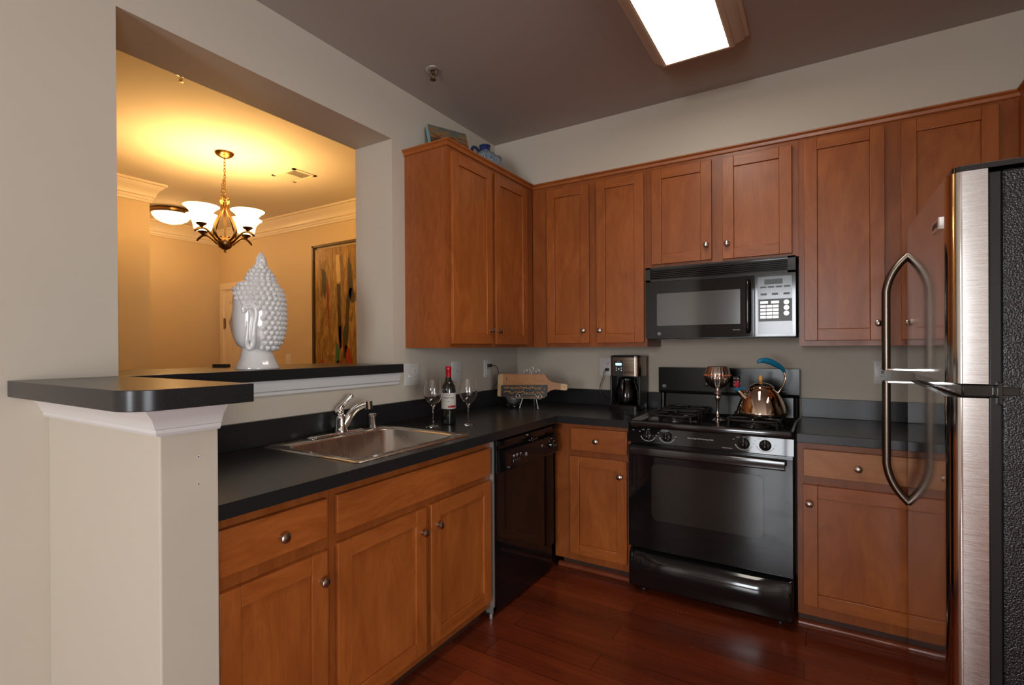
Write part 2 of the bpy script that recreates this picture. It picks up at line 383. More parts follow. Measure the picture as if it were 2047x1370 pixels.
# dining door and casing
b = MB()
for x0, x1 in ((-4.235, -4.14), (-3.36, -3.265)): b.box(x0, x1, .098, .12, 0, 1.985); b.box(x0+.012, x1-.012, .09, .1, 0, 1.985)
b.box(-4.235, -3.265, .098, .12, 1.985, 2.075); b.box(-4.223, -3.277, .09, .1, 1.997, 2.063)
struct(b.build('trim_2', 'dtrim', bevel=.003), 'cream casing of the dining room door')
dr = MB(); dr.box(-4.138, -3.362, .103, .119, .01, 1.983)
for z0, z1 in ((.2, .95), (1.08, 1.85)):
    for x0, x1 in ((-4.03, -3.80), (-3.70, -3.47)):
        dr.box(x0, x1, .098, .104, z0, z0+.02); dr.box(x0, x1, .098, .104, z1-.02, z1); dr.box(x0, x0+.02, .098, .104, z0, z1); dr.box(x1-.02, x1, .098, .104, z0, z1)
door = struct(dr.build('door_1', 'dtrim', bevel=.002), 'cream panelled dining room door')
b = MB(); b.cyl((-4.14, .096, 1.53), (-4.14, .096, 1.66), .008); b.box(-4.165, -4.115, .0965, .1, 1.54, 1.65); o = b.build('hinge', 'bronze', door)
# white molding under the bar top: round the half wall and under the sill
mp = [(0, 1.093), (.008, 1.093), (.012, 1.100), (.012, 1.108), (.016, 1.110), (.018, 1.118), (.026, 1.134), (.040, 1.148), (.046, 1.1565), (0, 1.1565)]
b = MB(); b.sweep([(0, -2.729), (.673, -2.729), (.673, -2.597)], mp, left=False); struct(b.build('trim_3', 'trim', smooth=25), 'white molding under the bar top on the half wall')
mp2 = [(0, 1.096), (.009, 1.096), (.010, 1.108), (.016, 1.114), (.019, 1.13), (.024, 1.148), (.026, 1.1565), (0, 1.1565)]
b = MB(); b.sweep([(0, -2.597), (0, -1.272)], mp2, left=False); struct(b.build('trim_4', 'trim', smooth=25), 'white molding under the sill of the pass-through')
# bar top: L-shaped slab
def arc(cx, cy, r, a0, a1, n=8): return [(cx+r*math.cos(math.radians(a0+(a1-a0)*i/n)), cy+r*math.sin(math.radians(a0+(a1-a0)*i/n))) for i in range(n+1)]
poly = [(.0005, -2.818)] + arc(.742-.07, -2.818+.07, .07, -90, 0) + [(.742, -2.546), (.035, -2.546), (.035, -1.262), (.0005, -1.262), (.0005, -1.306), (-.52, -1.306), (-.52, -2.55), (.0005, -2.55)]
b = MB(); b.prism(poly, 1.1575, BT); tag(b.build('bar_top', 'lam', bevel=.0015), 'dark laminate bar top wrapping the half wall and the pass-through sill', 'counter')

# kitchen baseboards: only one corner shows low left
b = MB(); b.box(0, .0135, -5.2, -2.745, 0, .10); struct(b.build('baseboard_left', 'trim', bevel=.004))
b = MB(); b.box(.0135, .673, -2.743, -2.729, 0, .095); struct(b.build('baseboard_wing', 'trim', bevel=.004))

# ------------------------------------------------------------------ cabinets
# face frames: BK maps (u, z, d) on the back wall; LF on the left wall; RT on the right wall
def BK(y0): return lambda u, z, d: (u, y0-d, z)
def LF(x0): return lambda u, z, d: (x0+d, u, z)
def RT(x0): return lambda u, z, d: (x0-d, u, z)
def pbox(b, mp_, u0, u1, z0, z1, d0, d1, m=0):
    b.xf = lambda x, y, z: mp_(x, z, y); b.box(u0, u1, d0, d1, z0, z1, m); b.xf = None
def knob(parent, mp_, u, z, d):
    c = Vector(mp_(u, z, d)); ax = Vector(mp_(u, z, d+1))-c
    b = MB(); b.lathe([(.007, 0), (.0065, .004), (.0055, .010), (.007, .014), (.0135, .017), (.0155, .021), (.0145, .026), (.009, .0295), (.0, .0305)], c, ax, 20)
    t = Vector(mp_(u+.7, z+.7, d))-c; t.normalize(); s_ = ax.cross(t)
    return b.build('knob', 'nickel', parent)
def shaker(parent, mp_, u0, u1, z0, z1, kn=None, name='door', th=.019, st=.057, hg=False):
    b = MB()
    pbox(b, mp_, u0, u0+st, z0, z1, .0005, th, 0); pbox(b, mp_, u1-st, u1, z0, z1, .0005, th, 0)
    pbox(b, mp_, u0+st, u1-st, z0, z0+st, .0005, th-.0003, 1); pbox(b, mp_, u0+st, u1-st, z1-st, z1, .0005, th-.0003, 1)
    pbox(b, mp_, u0+st, u1-st, z0+st, z1-st, .001, th-.009, 0)
    o = b.build(name, ['wv', 'wh'], parent, bevel=.0022, seg=2)
    if kn: knob(o, mp_, kn[0], kn[1], th)
    return o
def slab(parent, mp_, u0, u1, z0, z1, kn=None, name='drawer', mat='wh'):
    b = MB(); pbox(b, mp_, u0, u1, z0, z1, .0005, .019)
    o = b.build(name, mat, parent, bevel=.003, seg=2)
    if kn: knob(o, mp_, kn[0], kn[1], .019)
    return o
def ff(parent, mp_, u0, u1, z0, z1, stiles, rails, m='wfr'):
    """face frame: stiles (u0,u1), rails (z0,z1,u0,u1)"""
    b = MB()
    for a, c in stiles: pbox(b, mp_, a, c, z0, z1, -.019, 0, 0)
    for r in rails: pbox(b, mp_, r[2], r[3], r[0], r[1], -.019, -.0003, 1)
    return b.build('face_frame', [m, 'wfr'], parent)

UZ0, UZ1 = 1.288, 2.342
# left wall, two doors
c = thing('upper_cabinet', 'tall cherry wall cabinet with two doors on the left wall beside the pass-through', 'cabinet', (.15, -.75, UZ0))
b = MB(); b.box(.001, .278, -1.21, -.302, UZ0, UZ1); b.build('body', 'wside', c)
mpL = LF(.297)
ff(c, mpL, -1.21, -.300, UZ0, UZ1, [(-1.21, -1.172), (-.845, -.752), (-.385, -.300)], [(UZ0, UZ0+.038, -1.172, -.385), (UZ1-.038, UZ1, -1.172, -.385)])
shaker(c, mpL, -1.187, -.813, 1.309, 2.313, (-.838, 1.388)); shaker(c, mpL, -.777, -.40, 1.307, 2.313, (-.752, 1.386))
# back wall
c = thing('upper_cabinet', 'tall cherry wall cabinet with two doors between the room corner and the microwave', 'cabinet', (.68, -.15, UZ0))
b = MB(); b.box(.2985, 1.066, -.278, -.001, UZ0, UZ1); b.build('body', 'wside', c)
mpB = BK(-.297)
ff(c, mpB, .2985, 1.066, UZ0, UZ1, [(.2985, .435), (.68, .775), (1.03, 1.066)], [(UZ0, UZ0+.038, .435, 1.03), (UZ1-.038, UZ1, .435, 1.03)])
shaker(c, mpB, .412, .706, 1.313, 2.311, (.672, 1.391)); shaker(c, mpB, .756, 1.051, 1.313, 2.316, (.779, 1.390))
c = thing('upper_cabinet', 'short cherry wall cabinet with two doors above the microwave', 'cabinet', (1.45, -.15, 1.74))
b = MB(); b.box(1.067, 1.840, -.278, -.001, 1.746, UZ1); b.build('body', 'wside', c)
ff(c, mpB, 1.067, 1.840, 1.746, UZ1, [(1.067, 1.115), (1.412, 1.497), (1.80, 1.840)], [(1.746, 1.784, 1.115, 1.80), (UZ1-.038, UZ1, 1.115, 1.80)])
shaker(c, mpB, 1.098, 1.427, 1.766, 2.315, (1.400, 1.846)); shaker(c, mpB, 1.482, 1.811, 1.762, 2.313, (1.506, 1.842))
c = thing('upper_cabinet', 'widest tall cherry wall cabinet, between the microwave and the refrigerator', 'cabinet', (2.25, -.15, UZ0))
b = MB(); b.box(1.841, 2.659, -.278, -.001, UZ0, UZ1); b.build('body', 'wside', c)
ff(c, mpB, 1.841, 2.659, UZ0, UZ1, [(1.841, 1.885), (2.17, 2.272), (2.565, 2.659)], [(UZ0, UZ0+.038, 1.885, 2.565), (UZ1-.038, UZ1, 1.885, 2.565)])
shaker(c, mpB, 1.864, 2.191, 1.314, 2.323, (2.165, 1.393)); shaker(c, mpB, 2.252, 2.585, 1.314, 2.323, (2.277, 1.391))
# over the fridge on the right wall
c = thing('upper_cabinet', 'short cherry cabinet on the right wall above the refrigerator', 'cabinet', (2.8, -.95, 1.83))
b = MB(); b.box(2.68, 2.959, -1.62, -.302, 1.83, UZ1); b.build('body', 'wside', c)
mpR = RT(2.661)
ff(c, mpR, -1.62, -.302, 1.83, UZ1, [(-1.62, -1.58), (-1.0, -.93), (-.36, -.302)], [(1.83, 1.868, -1.58, -.36), (UZ1-.038, UZ1, -1.58, -.36)])
shaker(c, mpR, -1.595, -.98, 1.85, 2.32, (-1.01, 1.92)); shaker(c, mpR, -.95, -.345, 1.85, 2.32, (-.92, 1.92))
# crown along all upper cabinets
cp = [(.0, UZ1+.0005), (.004, UZ1-.004), (.007, UZ1-.001), (.010, UZ1+.012), (.020, UZ1+.020), (.021, UZ1+.026), (-.015, UZ1+.026), (-.015, UZ1+.0005)]
b = MB(); b.sweep([(.001, -1.211), (.2985, -1.211), (.2985, -.2985), (2.6595, -.2985), (2.6595, -1.62)], cp, left=False)
tag(b.build('cabinet_crown', 'wh', smooth=25), 'narrow cherry crown strip running along the tops of the wall cabinets', 'molding')

# base cabinets, left run
BZ0, BZ1 = .07, .852
mpL = LF(.611)
def base_body(c, x0, x1, y0, y1, z0=BZ0):
    b = MB(); b.box(x0, x1, y0, y1, z0, BZ1); b.build('body', 'wside', c)
c = thing('base_cabinet', 'cherry base cabinet with one drawer and one door beside the half wall', 'cabinet', (.3, -2.4, 0))
base_body(c, .02, .592, -2.5955, -2.219)
ff(c, mpL, -2.5955, -2.219, BZ0, BZ1, [(-2.5955, -2.55), (-2.25, -2.219)], [(BZ0, BZ0+.05, -2.55, -2.25), (.640, .712, -2.55, -2.25), (.81, BZ1, -2.55, -2.25)])
b = MB(); b.box(.02, .555, -2.59, -2.22, 0, BZ0); b.build('toe_kick', 'toe', c)
slab(c, mpL, -2.574, -2.238, .698, .821, (-2.398, .752)); shaker(c, mpL, -2.573, -2.238, .105, .658, (-2.262, .572))
c = thing('base_cabinet', 'wide cherry sink base cabinet with long false front over two doors', 'cabinet', (.3, -1.76, 0))
b = MB(); b.box(.02, .592, -2.218, -2.19, BZ0, BZ1); b.box(.02, .592, -1.322, -1.304, BZ0, BZ1); b.box(.02, .592, -2.19, -1.322, BZ0, .12); b.build('body', 'wside', c)
ff(c, mpL, -2.218, -1.304, BZ0, BZ1, [(-2.218, -2.17), (-1.80, -1.72), (-1.34, -1.304)], [(BZ0, BZ0+.05, -2.17, -1.34), (.640, .712, -2.17, -1.34), (.81, BZ1, -2.17, -1.34)])
b = MB(); b.box(.02, .555, -2.217, -1.306, 0, BZ0); b.build('toe_kick', 'toe', c)
slab(c, mpL, -2.199, -1.318, .697, .821, name='false_drawer_front'); shaker(c, mpL, -2.197, -1.774, .105, .665, (-1.797, .577)); shaker(c, mpL, -1.742, -1.317, .108, .667, (-1.705, .580))
# back run, left of the stove (a blind corner unit)
mpB = BK(-.611)
c = thing('base_cabinet', 'narrow cherry base cabinet with drawer and door between the dishwasher and the stove', 'cabinet', (.85, -.3, 0))
b = MB(); b.box(.62, 1.066, -.592, -.02, BZ0, BZ1); b.build('body', 'wside', c)
ff(c, mpB, .612, 1.066, BZ0, BZ1, [(.612, .745), (1.03, 1.066)], [(BZ0, BZ0+.05, .745, 1.03), (.640, .712, .745, 1.03), (.81, BZ1, .745, 1.03)])
b = MB(); b.box(.64, 1.066, -.555, -.02, 0, BZ0); b.build('toe_kick', 'toe', c)
b = MB(); b.rings([[(x, -.5555, 0), (x, -.573, 0), (x, -.575, .006), (x, -.572, .014), (x, -.566, .020), (x, -.5555, .022)] for x in (.612, 1.066)]); b.build('shoe_molding', 'shoe', c, smooth=60)
slab(c, mpB, .722, 1.050, .703, .830, (.878, .765)); shaker(c, mpB, .714, 1.047, .112, .668, (1.014, .586))
c = thing('base_cabinet', 'cherry base cabinet with pale drawer and wide door between the stove and the refrigerator', 'cabinet', (2.1, -.3, 0))
b = MB(); b.box(1.842, 2.375, -.592, -.02, BZ0, BZ1); b.build('body', 'wside', c)
ff(c, mpB, 1.842, 2.375, BZ0, BZ1, [(1.842, 1.89), (2.285, 2.375)], [(BZ0, BZ0+.05, 1.89, 2.285), (.640, .712, 1.89, 2.285), (.81, BZ1, 1.89, 2.285)])
b = MB(); b.box(1.842, 2.375, -.555, -.02, 0, BZ0); b.build('toe_kick', 'toe', c)
b = MB(); b.rings([[(x, -.5555, 0), (x, -.573, 0), (x, -.575, .006), (x, -.572, .014), (x, -.566, .020), (x, -.5555, .022)] for x in (1.842, 2.375)]); b.build('shoe_molding', 'shoe', c, smooth=60)
slab(c, mpB, 1.865, 2.312, .701, .823, (2.068, .758), mat='wpale'); shaker(c, mpB, 1.863, 2.312, .118, .663, (1.888, .581))

# ------------------------------------------------------------------ countertops
CT = .894
SX0, SX1, SY0, SY1 = .105, .555, -2.055, -1.455      # basin cut-out
c = thing('countertop', 'dark laminate countertop turning the corner from the sink to the stove', 'countertop', (.3, -1.5, .852))
b = MB()
for q in ((.0005, .648, -2.5965, SY0), (.0005, .648, SY1, -.648), (.0005, SX0, SY0, SY1), (SX1, .648, SY0, SY1)): b.box(q[0], q[1], q[2], q[3], .8535, CT)
b.box(.0005, 1.0665, -.648, -.0005, .8535, CT)
b.build('worktop', 'lam', c)
b = MB(); b.box(.0005, .020, -2.5965, -.0205, CT+.0005, .998); b.box(.0005, 1.0665, -.020, -.0005, CT+.0005, .998); b.build('backsplash', 'lam', c, bevel=.0015)
c = thing('countertop', 'short dark laminate countertop between the stove and the refrigerator', 'countertop', (2.2, -.3, .852))
b = MB(); b.box(1.8405, 2.955, -.648, -.0005, .8535, CT); b.build('worktop', 'lam', c, bevel=.002)
b = MB(); b.box(1.8405, 2.955, -.020, -.0005, CT+.0005, .998); b.build('backsplash', 'lam', c, bevel=.0015)

# ------------------------------------------------------------------ sink
def rrect(x0, x1, y0, y1, r, z, n=5):
    P = arc(x1-r, y1-r, r, 0, 90, n)+arc(x0+r, y1-r, r, 90, 180, n)+arc(x0+r, y0+r, r, 180, 270, n)+arc(x1-r, y0+r, r, 270, 360, n)
    return [(a, b_, z) for a, b_ in P]
sk = thing('kitchen_sink', 'single bowl stainless drop-in sink under the pass-through', 'sink', (.32, -1.75, CT))
b = MB()
X0, X1, Y0, Y1 = .035, .592, -2.085, -1.425
b.rings([rrect(X0, X1, Y0, Y1, .025, CT+.0008), rrect(X0+.002, X1-.002, Y0+.002, Y1-.002, .024, CT+.004), rrect(X0+.010, X1-.010, Y0+.010, Y1-.010, .02, CT+.006), rrect(X0+.014, X1-.014, Y0+.014, Y1-.014, .018, CT+.003),
         rrect(.118, .548, -2.045, -1.465, .06, CT+.003), rrect(.122, .544, -2.041, -1.469, .058, CT-.004), rrect(.130, .536, -2.033, -1.477, .055, CT-.13), rrect(.15, .515, -2.01, -1.50, .06, CT-.165), rrect(.20, .47, -1.96, -1.55, .06, CT-.172)], caps=False)
b.f([b.v(p) for p in rrect(.20, .47, -1.96, -1.55, .06, CT-.172)])
b.build('basin', 'sink', sk, merge=True, smooth=60)
b = MB(); b.lathe([(.045, 0), (.045, .003), (.038, .004), (.034, .001), (.0, .0008)], (.33, -1.75, CT-.1715), n=28); b.build('drain', 'chrome', sk)
# faucet
fx, fy = .075, -1.715; z0 = CT+.0068
fc = thing('faucet', 'chrome single-lever kitchen faucet at the back of the sink', 'faucet', (fx, fy, z0))
b = MB(); P = [(fx+.028*math.cos(a), fy-.155+.028*math.sin(a)) for a in [PI+PI*i/8 for i in range(9)]] + [(fx+.028*math.cos(a), fy+.105+.028*math.sin(a)) for a in [PI*i/8 for i in range(9)]]
def sh(P, s_): cx = sum(p[0] for p in P)/len(P); cy = sum(p[1] for p in P)/len(P); return [(cx+(p[0]-cx)*s_, cy+(p[1]-cy)*(1-(1-s_)*.25)) for p in P]
b.rings([[(x, y, z0-.0005) for x, y in P], [(x, y, z0+.004) for x, y in P], [(x, y, z0+.009) for x, y in sh(P, .8)], [(x, y, z0+.011) for x, y in sh(P, .4)]]); b.build('base_plate', 'chrome', fc, smooth=50)
b = MB(); b.lathe([(.029, .006), (.028, .018), (.026, .022), (.024, .055), (.023, .075), (.018, .085), (0, .088)], (fx, fy, z0), n=24); b.build('body', 'chrome', fc)
b = MB(); b.tube([(fx+.005, fy+.005, z0+.03), (fx+.02, fy+.03, z0+.075), (fx+.040, fy+.045, z0+.105), (fx+.065, fy+.063, z0+.124), (fx+.088, fy+.078, z0+.132)], [.021, .019, .017, .016, .016], 14, sub=5)
b.cyl((fx+.090, fy+.080, z0+.144), (fx+.092, fy+.082, z0+.108), .0185, .0175, 18); b.build('spout', 'chrome', fc)
b = MB(); b.tube([(fx-.002, fy-.004, z0+.085), (fx-.006, fy-.006, z0+.105), (fx-.002, fy+.008, z0+.125), (fx+.008, fy+.028, z0+.150), (fx+.016, fy+.042, z0+.166)], [.018, .020, .012, .0105, .0125], 14, sub=5)
b.ball((fx-.004, fy-.006, z0+.097), .021, n=16); b.ball((fx+.016, fy+.042, z0+.166), .0128, n=12); b.build('lever', 'chrome', fc)
ag = MB(); ag.lathe([(.0215, 0), (.0215, .003), (.0185, .005), (.0185, .058), (.0205, .060), (.0205, .066), (.015, .071), (0, .072)], (.081, -1.531, z0-.0005), n=24)
tag(ag.build('air_gap_cap', 'chrome'), 'small chrome air gap cylinder standing beside the faucet', 'air gap')

# ------------------------------------------------------------------ dishwasher
dw = thing('dishwasher', 'black built-in dishwasher with dial and pushbuttons under the corner countertop', 'dishwasher', (.3, -.97, 0))
DY0, DY1 = -1.298, -.668
b = MB(); b.box(.03, .60, DY0+.01, DY1-.01, .02, .845); b.build('tub', 'blkm', dw)
b = MB(); b.box(.601, .632, DY0+.012, DY1-.002, .163, .690); b.build('door', 'blkglass', dw, bevel=.004)
b = MB(); b.rings([[(.601, y, .693), (.655, y, .693), (.661, y, .700), (.657, y, .792), (.640, y, .806), (.640, y, .822), (.664, y, .828), (.664, y, .848), (.601, y, .848)] for y in (DY0+.012, DY1-.002)], 0)
yc = -.748
for t in range(5):
    a = math.radians(-60+t*55+90); b.box(.6585, .6592, yc+.034*math.cos(a)-.006, yc+.034*math.cos(a)+.006, .745+.034*math.sin(a)-.0015, .745+.034*math.sin(a)+.0015, 1)
for y_, w_ in ((-1.155, .02), (-1.125, .02), (-1.09, .015), (-.86, .02)): b.box(.6583, .659, y_-w_/2, y_+w_/2, .758, .762, 1); b.box(.6585, .659, y_-w_/2+.003, y_+w_/2-.006, .751, .7535, 1)
b.lathe([(.010, 0), (.010, .0008), (.0085, .0008), (.0085, .0)], (.6588, -1.035, .745), (1, 0, 0), 20, 1); b.text('GE', .011, (.6595, -1.035, .745), (0, 1, 0), (0, 0, 1), 1)
cpn = b.build('control_panel', ['blkglass', 'ink'], dw, smooth=30)
b = MB(); b.lathe([(.024, 0), (.022, .006), (.021, .012), (0, .012)], (.658, yc, .745), (1, 0, 0), 28); b.box(.669, .682, yc-.021, yc+.021, .740, .750); b.box(.6815, .6825, yc-.015, yc+.015, .7445, .7455, 1); b.build('dial', ['blk', 'ink'], cpn, bevel=.001)
for k in range(4):
    b = MB(); b.box(.657, .666, -1.172+.020*k, -1.155+.020*k, .722, .742); b.build('push_button', 'blk', cpn, bevel=.002)
b = MB(); b.box(.650, .672, -1.02, -.93, .807, .817); b.box(.651, .668, -.99, -.965, .800, .822); b.build('latch_handle', 'blk', cpn, bevel=.003)
b = MB(); b.box(.60, .618, DY0+.012, DY1-.002, .025, .155); b.build('kick_plate', 'blkglass', dw, bevel=.002)
b = MB(); b.box(.603, .633, DY0-.004, DY0+.005, .07, .846); b.build('side_trim', 'wire', dw)
b = MB(); b.cyl((.60, DY0+.02, 0), (.60, DY0+.02, .03), .009); b.box(.58, .618, DY0+.008, DY0+.04, .03, .07); b.build('foot', 'wire', dw)

# ------------------------------------------------------------------ stove
SX, SE = 1.070, 1.830
st = thing('gas_stove', 'black freestanding gas stove with four burners under the microwave', 'stove', ((SX+SE)/2, -.35, 0))
b = MB(); b.box(SX+.003, SE-.003, -.640, -.03, .03, .874); b.build('body', 'blk', st, bevel=.003)
b = MB()
def ringz(z, o, r=.02): return rrect(SX-.002-o, SE+.002+o, -.676-o, -.028, r, z)
b.rings([ringz(.868, -.004), ringz(.874, -.0005), ringz(.890, 0), ringz(.900, -.003), ringz(.903, -.012), ringz(.8985, -.022), ringz(.892, -.030), ringz(.890, -.05)], m=0)
b.build('cooktop', 'blk', st, smooth=35)
# control panel, slightly sloped, with printed scales
b = MB()
b.rings([[(x, -.641, .792), (x, -.676, .792), (x, -.664, .866), (x, -.641, .866)] for x in (SX, SE)])
nrm = Vector((0, -.074, .012)).normalized(); up_ = Vector((0, .012, .074)).normalized()
def cpt(x, z): t = (z-.792)/.074; return Vector((x, -.676+.012*t, z))
b.text('Extra Large Self-Cleaning Oven', .0095, cpt(1.432, .834)+Vector((0, -.0005, 0)), (1, 0, 0), up_, 1)
b.text('POWER BURNER', .0060, cpt(1.555, .803)+Vector((0, -.0005, 0)), (1, 0, 0), up_, 1)
KX = (1.176, 1.272, 1.626, 1.716)
for kx in KX:
    for t in range(15):
        a = math.radians(195+t*10.5); p = cpt(kx, .831)+Vector((1, 0, 0))*.037*math.cos(a)*1.0+up_*.030*math.sin(a)
        b.box(p.x-.0028, p.x+.0028, p.y-.0008, p.y+.0004, p.z-.0014, p.z+.0014, 1)
    for dx, dz, tx, sz in ((-.044, .016, 'HI', .008), (-.026, .026, 'LITE', .008), (.001, .029, 'OFF', .0075), (.042, .002, 'LO', .008)):
        b.text(tx, sz, cpt(kx+dx, .831+dz)+Vector((0, -.0005, 0)), (1, 0, 0), up_, 1)
b.text('ON', .006, cpt(1.098, .852)+Vector((0, -.0005, 0)), (1, 0, 0), up_, 1)
cp_ = b.build('control_panel', ['blkglass', 'ink'], st, smooth=30)
for kx in KX:
    c0 = cpt(kx, .830); b = MB(); b.lathe([(.0255, 0), (.0250, .006), (.0215, .016), (.019, .018), (0, .018)], c0, nrm, 28)
    q = c0+nrm*.017
    b.tube([q-up_*.016, q-up_*.008+nrm*.010, q+up_*.004+nrm*.010, q+up_*.024+nrm*.004], [.006, .011, .009, .004], 12, sub=4)
    b.build('burner_knob', 'blk', cp_, smooth=50)
# oven door with window, handle, drawer
b = MB(); b.box(SX+.004, SE-.004, -.680, -.642, .247, .776); b.box(1.195, 1.710, -.6808, -.6795, .36, .690, 1)
od = b.build('oven_door', ['blkglass', 'mwin'] if 'mwin' in M else ['blkglass', 'blkglass'], st, bevel=.005)
b = MB(); P = rrect(1.195, 1.705, .40, .690, .03, 0); b.rings([[(x, -.6815, z) for x, z, _ in P], [(x, -.6805, z) for x, z, _ in P]]); b.build('window', 'ovenwin' if 'ovenwin' in M else 'blkglass', od)
b = MB(); b.rings([[(x, -.681, .778), (x, -.730, .784), (x, -.742, .776), (x, -.742, .742), (x, -.736, .734), (x, -.724, .740), (x, -.718, .762), (x, -.681, .766)] for x in (SX+.03, SE-.03)])
b.build('handle', 'blk', od, bevel=.003, smooth=35)
b = MB()
prof = [(-.640, .038), (-.672, .036), (-.684, .05), (-.686, .14), (-.684, .185), (-.676, .208), (-.668, .226), (-.640, .230)]
R = []
xsn = [SX+.004, SX+.012, SX+.04, SX+.07, SX+.10, SX+.16, SX+.30, (SX+SE)/2, SE-.30, SE-.16, SE-.10, SE-.07, SE-.04, SE-.012, SE-.004]
for x in xsn:
    t = max(0, min(1, (min(x-SX, SE-x)-.035)/.09)); t = t*t*(3-2*t); e = min(1, min(x-SX, SE-x)/.012)
    R.append([(x, y-(.022*t if .12 < z < .2 else .010*t if z > .2 and z < .22 else 0)+(1-e)*.012, z) for y, z in prof])
b.rings(R); dwr = b.build('storage_drawer', 'blk', st, smooth=70)
for x in (SX+.06, SE-.06):
    b = MB(); b.cyl((x, -.60, 0), (x, -.60, .036), .016, .013); b.build('foot', 'blkm', st)
# backguard
b = MB()
b.box(SX+.006, SE+.004, -.095, -.03, 1.020, 1.160); b.rings([[(x, -.03, .888), (x, -.075, .888), (x, -.070, .93), (x, -.062, 1.0), (x, -.03, 1.0)] for x in (SX+.012, SE-.001)])
b.rings([[(x, -.03, .998), (x, -.062, .998), (x, -.092, 1.008), (x, -.095, 1.0205), (x, -.03, 1.0205)] for x in (SX+.006, SE+.004)])
for x in (SX+.028, SE-.012): b.cyl((x, -.078, .897), (x, -.074, 1.002), .014, n=16)
for x, r_ in ((SX+.040, .011),): b.lathe([(r_, 0), (r_, .0006), (r_*.82, .0006), (r_*.82, 0)], (x, -.0953, 1.045), (0, -1, 0), 24, 1); b.text('GE', .011, (x, -.0962, 1.045), (1, 0, 0), (0, 0, 1), 1)
b.text('XL44', .008, (SE-.07, -.0956, 1.035), (1, 0, 0), (0, 0, 1), 1)
bg = b.build('backguard', ['blksat', 'ink'], st, bevel=.004, smooth=35)
b = MB(); P = rrect(1.335, 1.540, 1.050, 1.116, .006, 0); b.rings([[(x, -.098, z) for x, z, _ in P], [(x, -.0955, z) for x, z, _ in P]])
for r_ in range(3):
    for q in range(2): b.box(1.505+.017*q, 1.517+.017*q, -.0988, -.098, 1.062+.017*r_, 1.071+.017*r_, 1)
b.box(1.500, 1.532, -.0988, -.098, 1.108, 1.111, 1); b.box(1.356, 1.358, -.0988, -.098, 1.06, 1.07, 1); b.box(1.352, 1.362, -.0988, -.098, 1.064, 1.066, 1)
b.build('clock_panel', ['blkglass', 'ink'], bg)
# burners and grates
for bx in (1.262, 1.652):
    for by in (-.48, -.205):
        b = MB(); b.lathe([(.066, 0), (.062, .005), (.045, .006), (.040, .012), (.034, .014), (.034, .020), (.030, .023), (0, .024)], (bx, by, .890), n=28)
        for t in range(4):
            a = PI/4+PI/2*t; b.cyl((bx+.05*math.cos(a), by+.05*math.sin(a), .896), (bx+.05*math.cos(a), by+.05*math.sin(a), .899), .003, n=8)
        b.build('burner', 'iron', st)
for gx in (1.262, 1.652):
    for gy in (-.48, -.205):
        b = MB(); h = .115; zt = .926; r = .0062
        P = [(x, y, zt) for x, y, _ in rrect(gx-h, gx+h, gy-h, gy+h, .045, 0, 4)]
        b.tube(P, r, 8, loop=True)
        for a in range(4):
            t = PI/2*a; c_, s_ = math.cos(t), math.sin(t)
            b.tube([(gx+c_*h, gy+s_*h, zt), (gx+c_*.075, gy+s_*.075, zt+.002), (gx+c_*.03, gy+s_*.03, zt+.003)], [r, r, .004], 8)
            t2 = t+PI/4; d = h-.013
            X, Y = gx+math.copysign(d, math.cos(t2)), gy+math.copysign(d, math.sin(t2))
            b.tube([(X, Y, zt), (X+math.copysign(.004, math.cos(t2)), Y, .905), (X+math.copysign(.004, math.cos(t2)), Y, .891)], [r, r, .007], 8)
        b.build('grate', 'iron', st)

# ------------------------------------------------------------------ microwave
MX0, MX1 = 1.070, 1.828
mw = thing('microwave', 'black over-the-range microwave with vent grille above the stove', 'microwave', ((MX0+MX1)/2, -.18, 1.33))
b = MB(); b.box(MX0, MX1, -.320, -.002, 1.332, 1.744)
for x0, x1 in ((1.13, 1.24), (1.38, 1.52), (1.66, 1.80)): b.box(x0, x1, -.29, -.16, 1.3275, 1.3325, 1)
b.build('body', ['blkm', 'wire'], mw, bevel=.003)
b = MB(); b.box(MX0, MX1, -.330, -.3205, 1.662, 1.744); b.box(MX0, MX0+.028, -.345, -.33, 1.662, 1.744); b.box(MX1-.035, MX1, -.345, -.33, 1.662, 1.744); b.box(MX0, MX1, -.345, -.33, 1.735, 1.744); b.box(MX0, MX1, -.345, -.33, 1.662, 1.672)
for k in range(6): b.rings([[(x, -.331, 1.677+k*.0098), (x, -.344, 1.674+k*.0098), (x, -.344, 1.6765+k*.0098), (x, -.331, 1.681+k*.0098)] for x in (MX0+.028, MX1-.035)])
b.build('vent_grille', 'blk', mw, smooth=30)
b = MB(); b.box(MX0, 1.640, -.345, -.3205, 1.338, 1.658); b.lathe([(.009, 0), (.009, .0008), (.0072, .0008), (.0072, 0)], (1.148, -.3452, 1.362), (0, -1, 0), 20, 1); b.text('GE', .009, (1.148, -.3460, 1.362), (1, 0, 0), (0, 0, 1), 1)
b.text('Spacemaker', .0075, (1.555, -.3458, 1.376), (1, 0, 0), (0, 0, 1), 1)
md = b.build('door', ['blkglass', 'ink'], mw, bevel=.004)
b = MB(); P = rrect(1.136, 1.573, 1.407, 1.591, .004, 0); b.rings([[(x, -.3465, z) for x, z, _ in P], [(x, -.345, z) for x, z, _ in P]]); b.build('window', 'mwwin', md)
b = MB(); b.tube([(1.612, -.346, 1.362), (1.612, -.372, 1.380), (1.612, -.378, 1.5), (1.612, -.372, 1.615), (1.612, -.346, 1.632)], [.010, .0105, .011, .0105, .010], 12, sub=5); b.build('handle', 'blk', md)
b = MB(); b.box(1.644, MX1, -.345, -.3205, 1.338, 1.658); b.box(1.656, 1.812, -.3462, -.345, 1.350, 1.646, 1)
b.box(1.688, 1.770, -.3475, -.3462, 1.606, 1.632, 2)
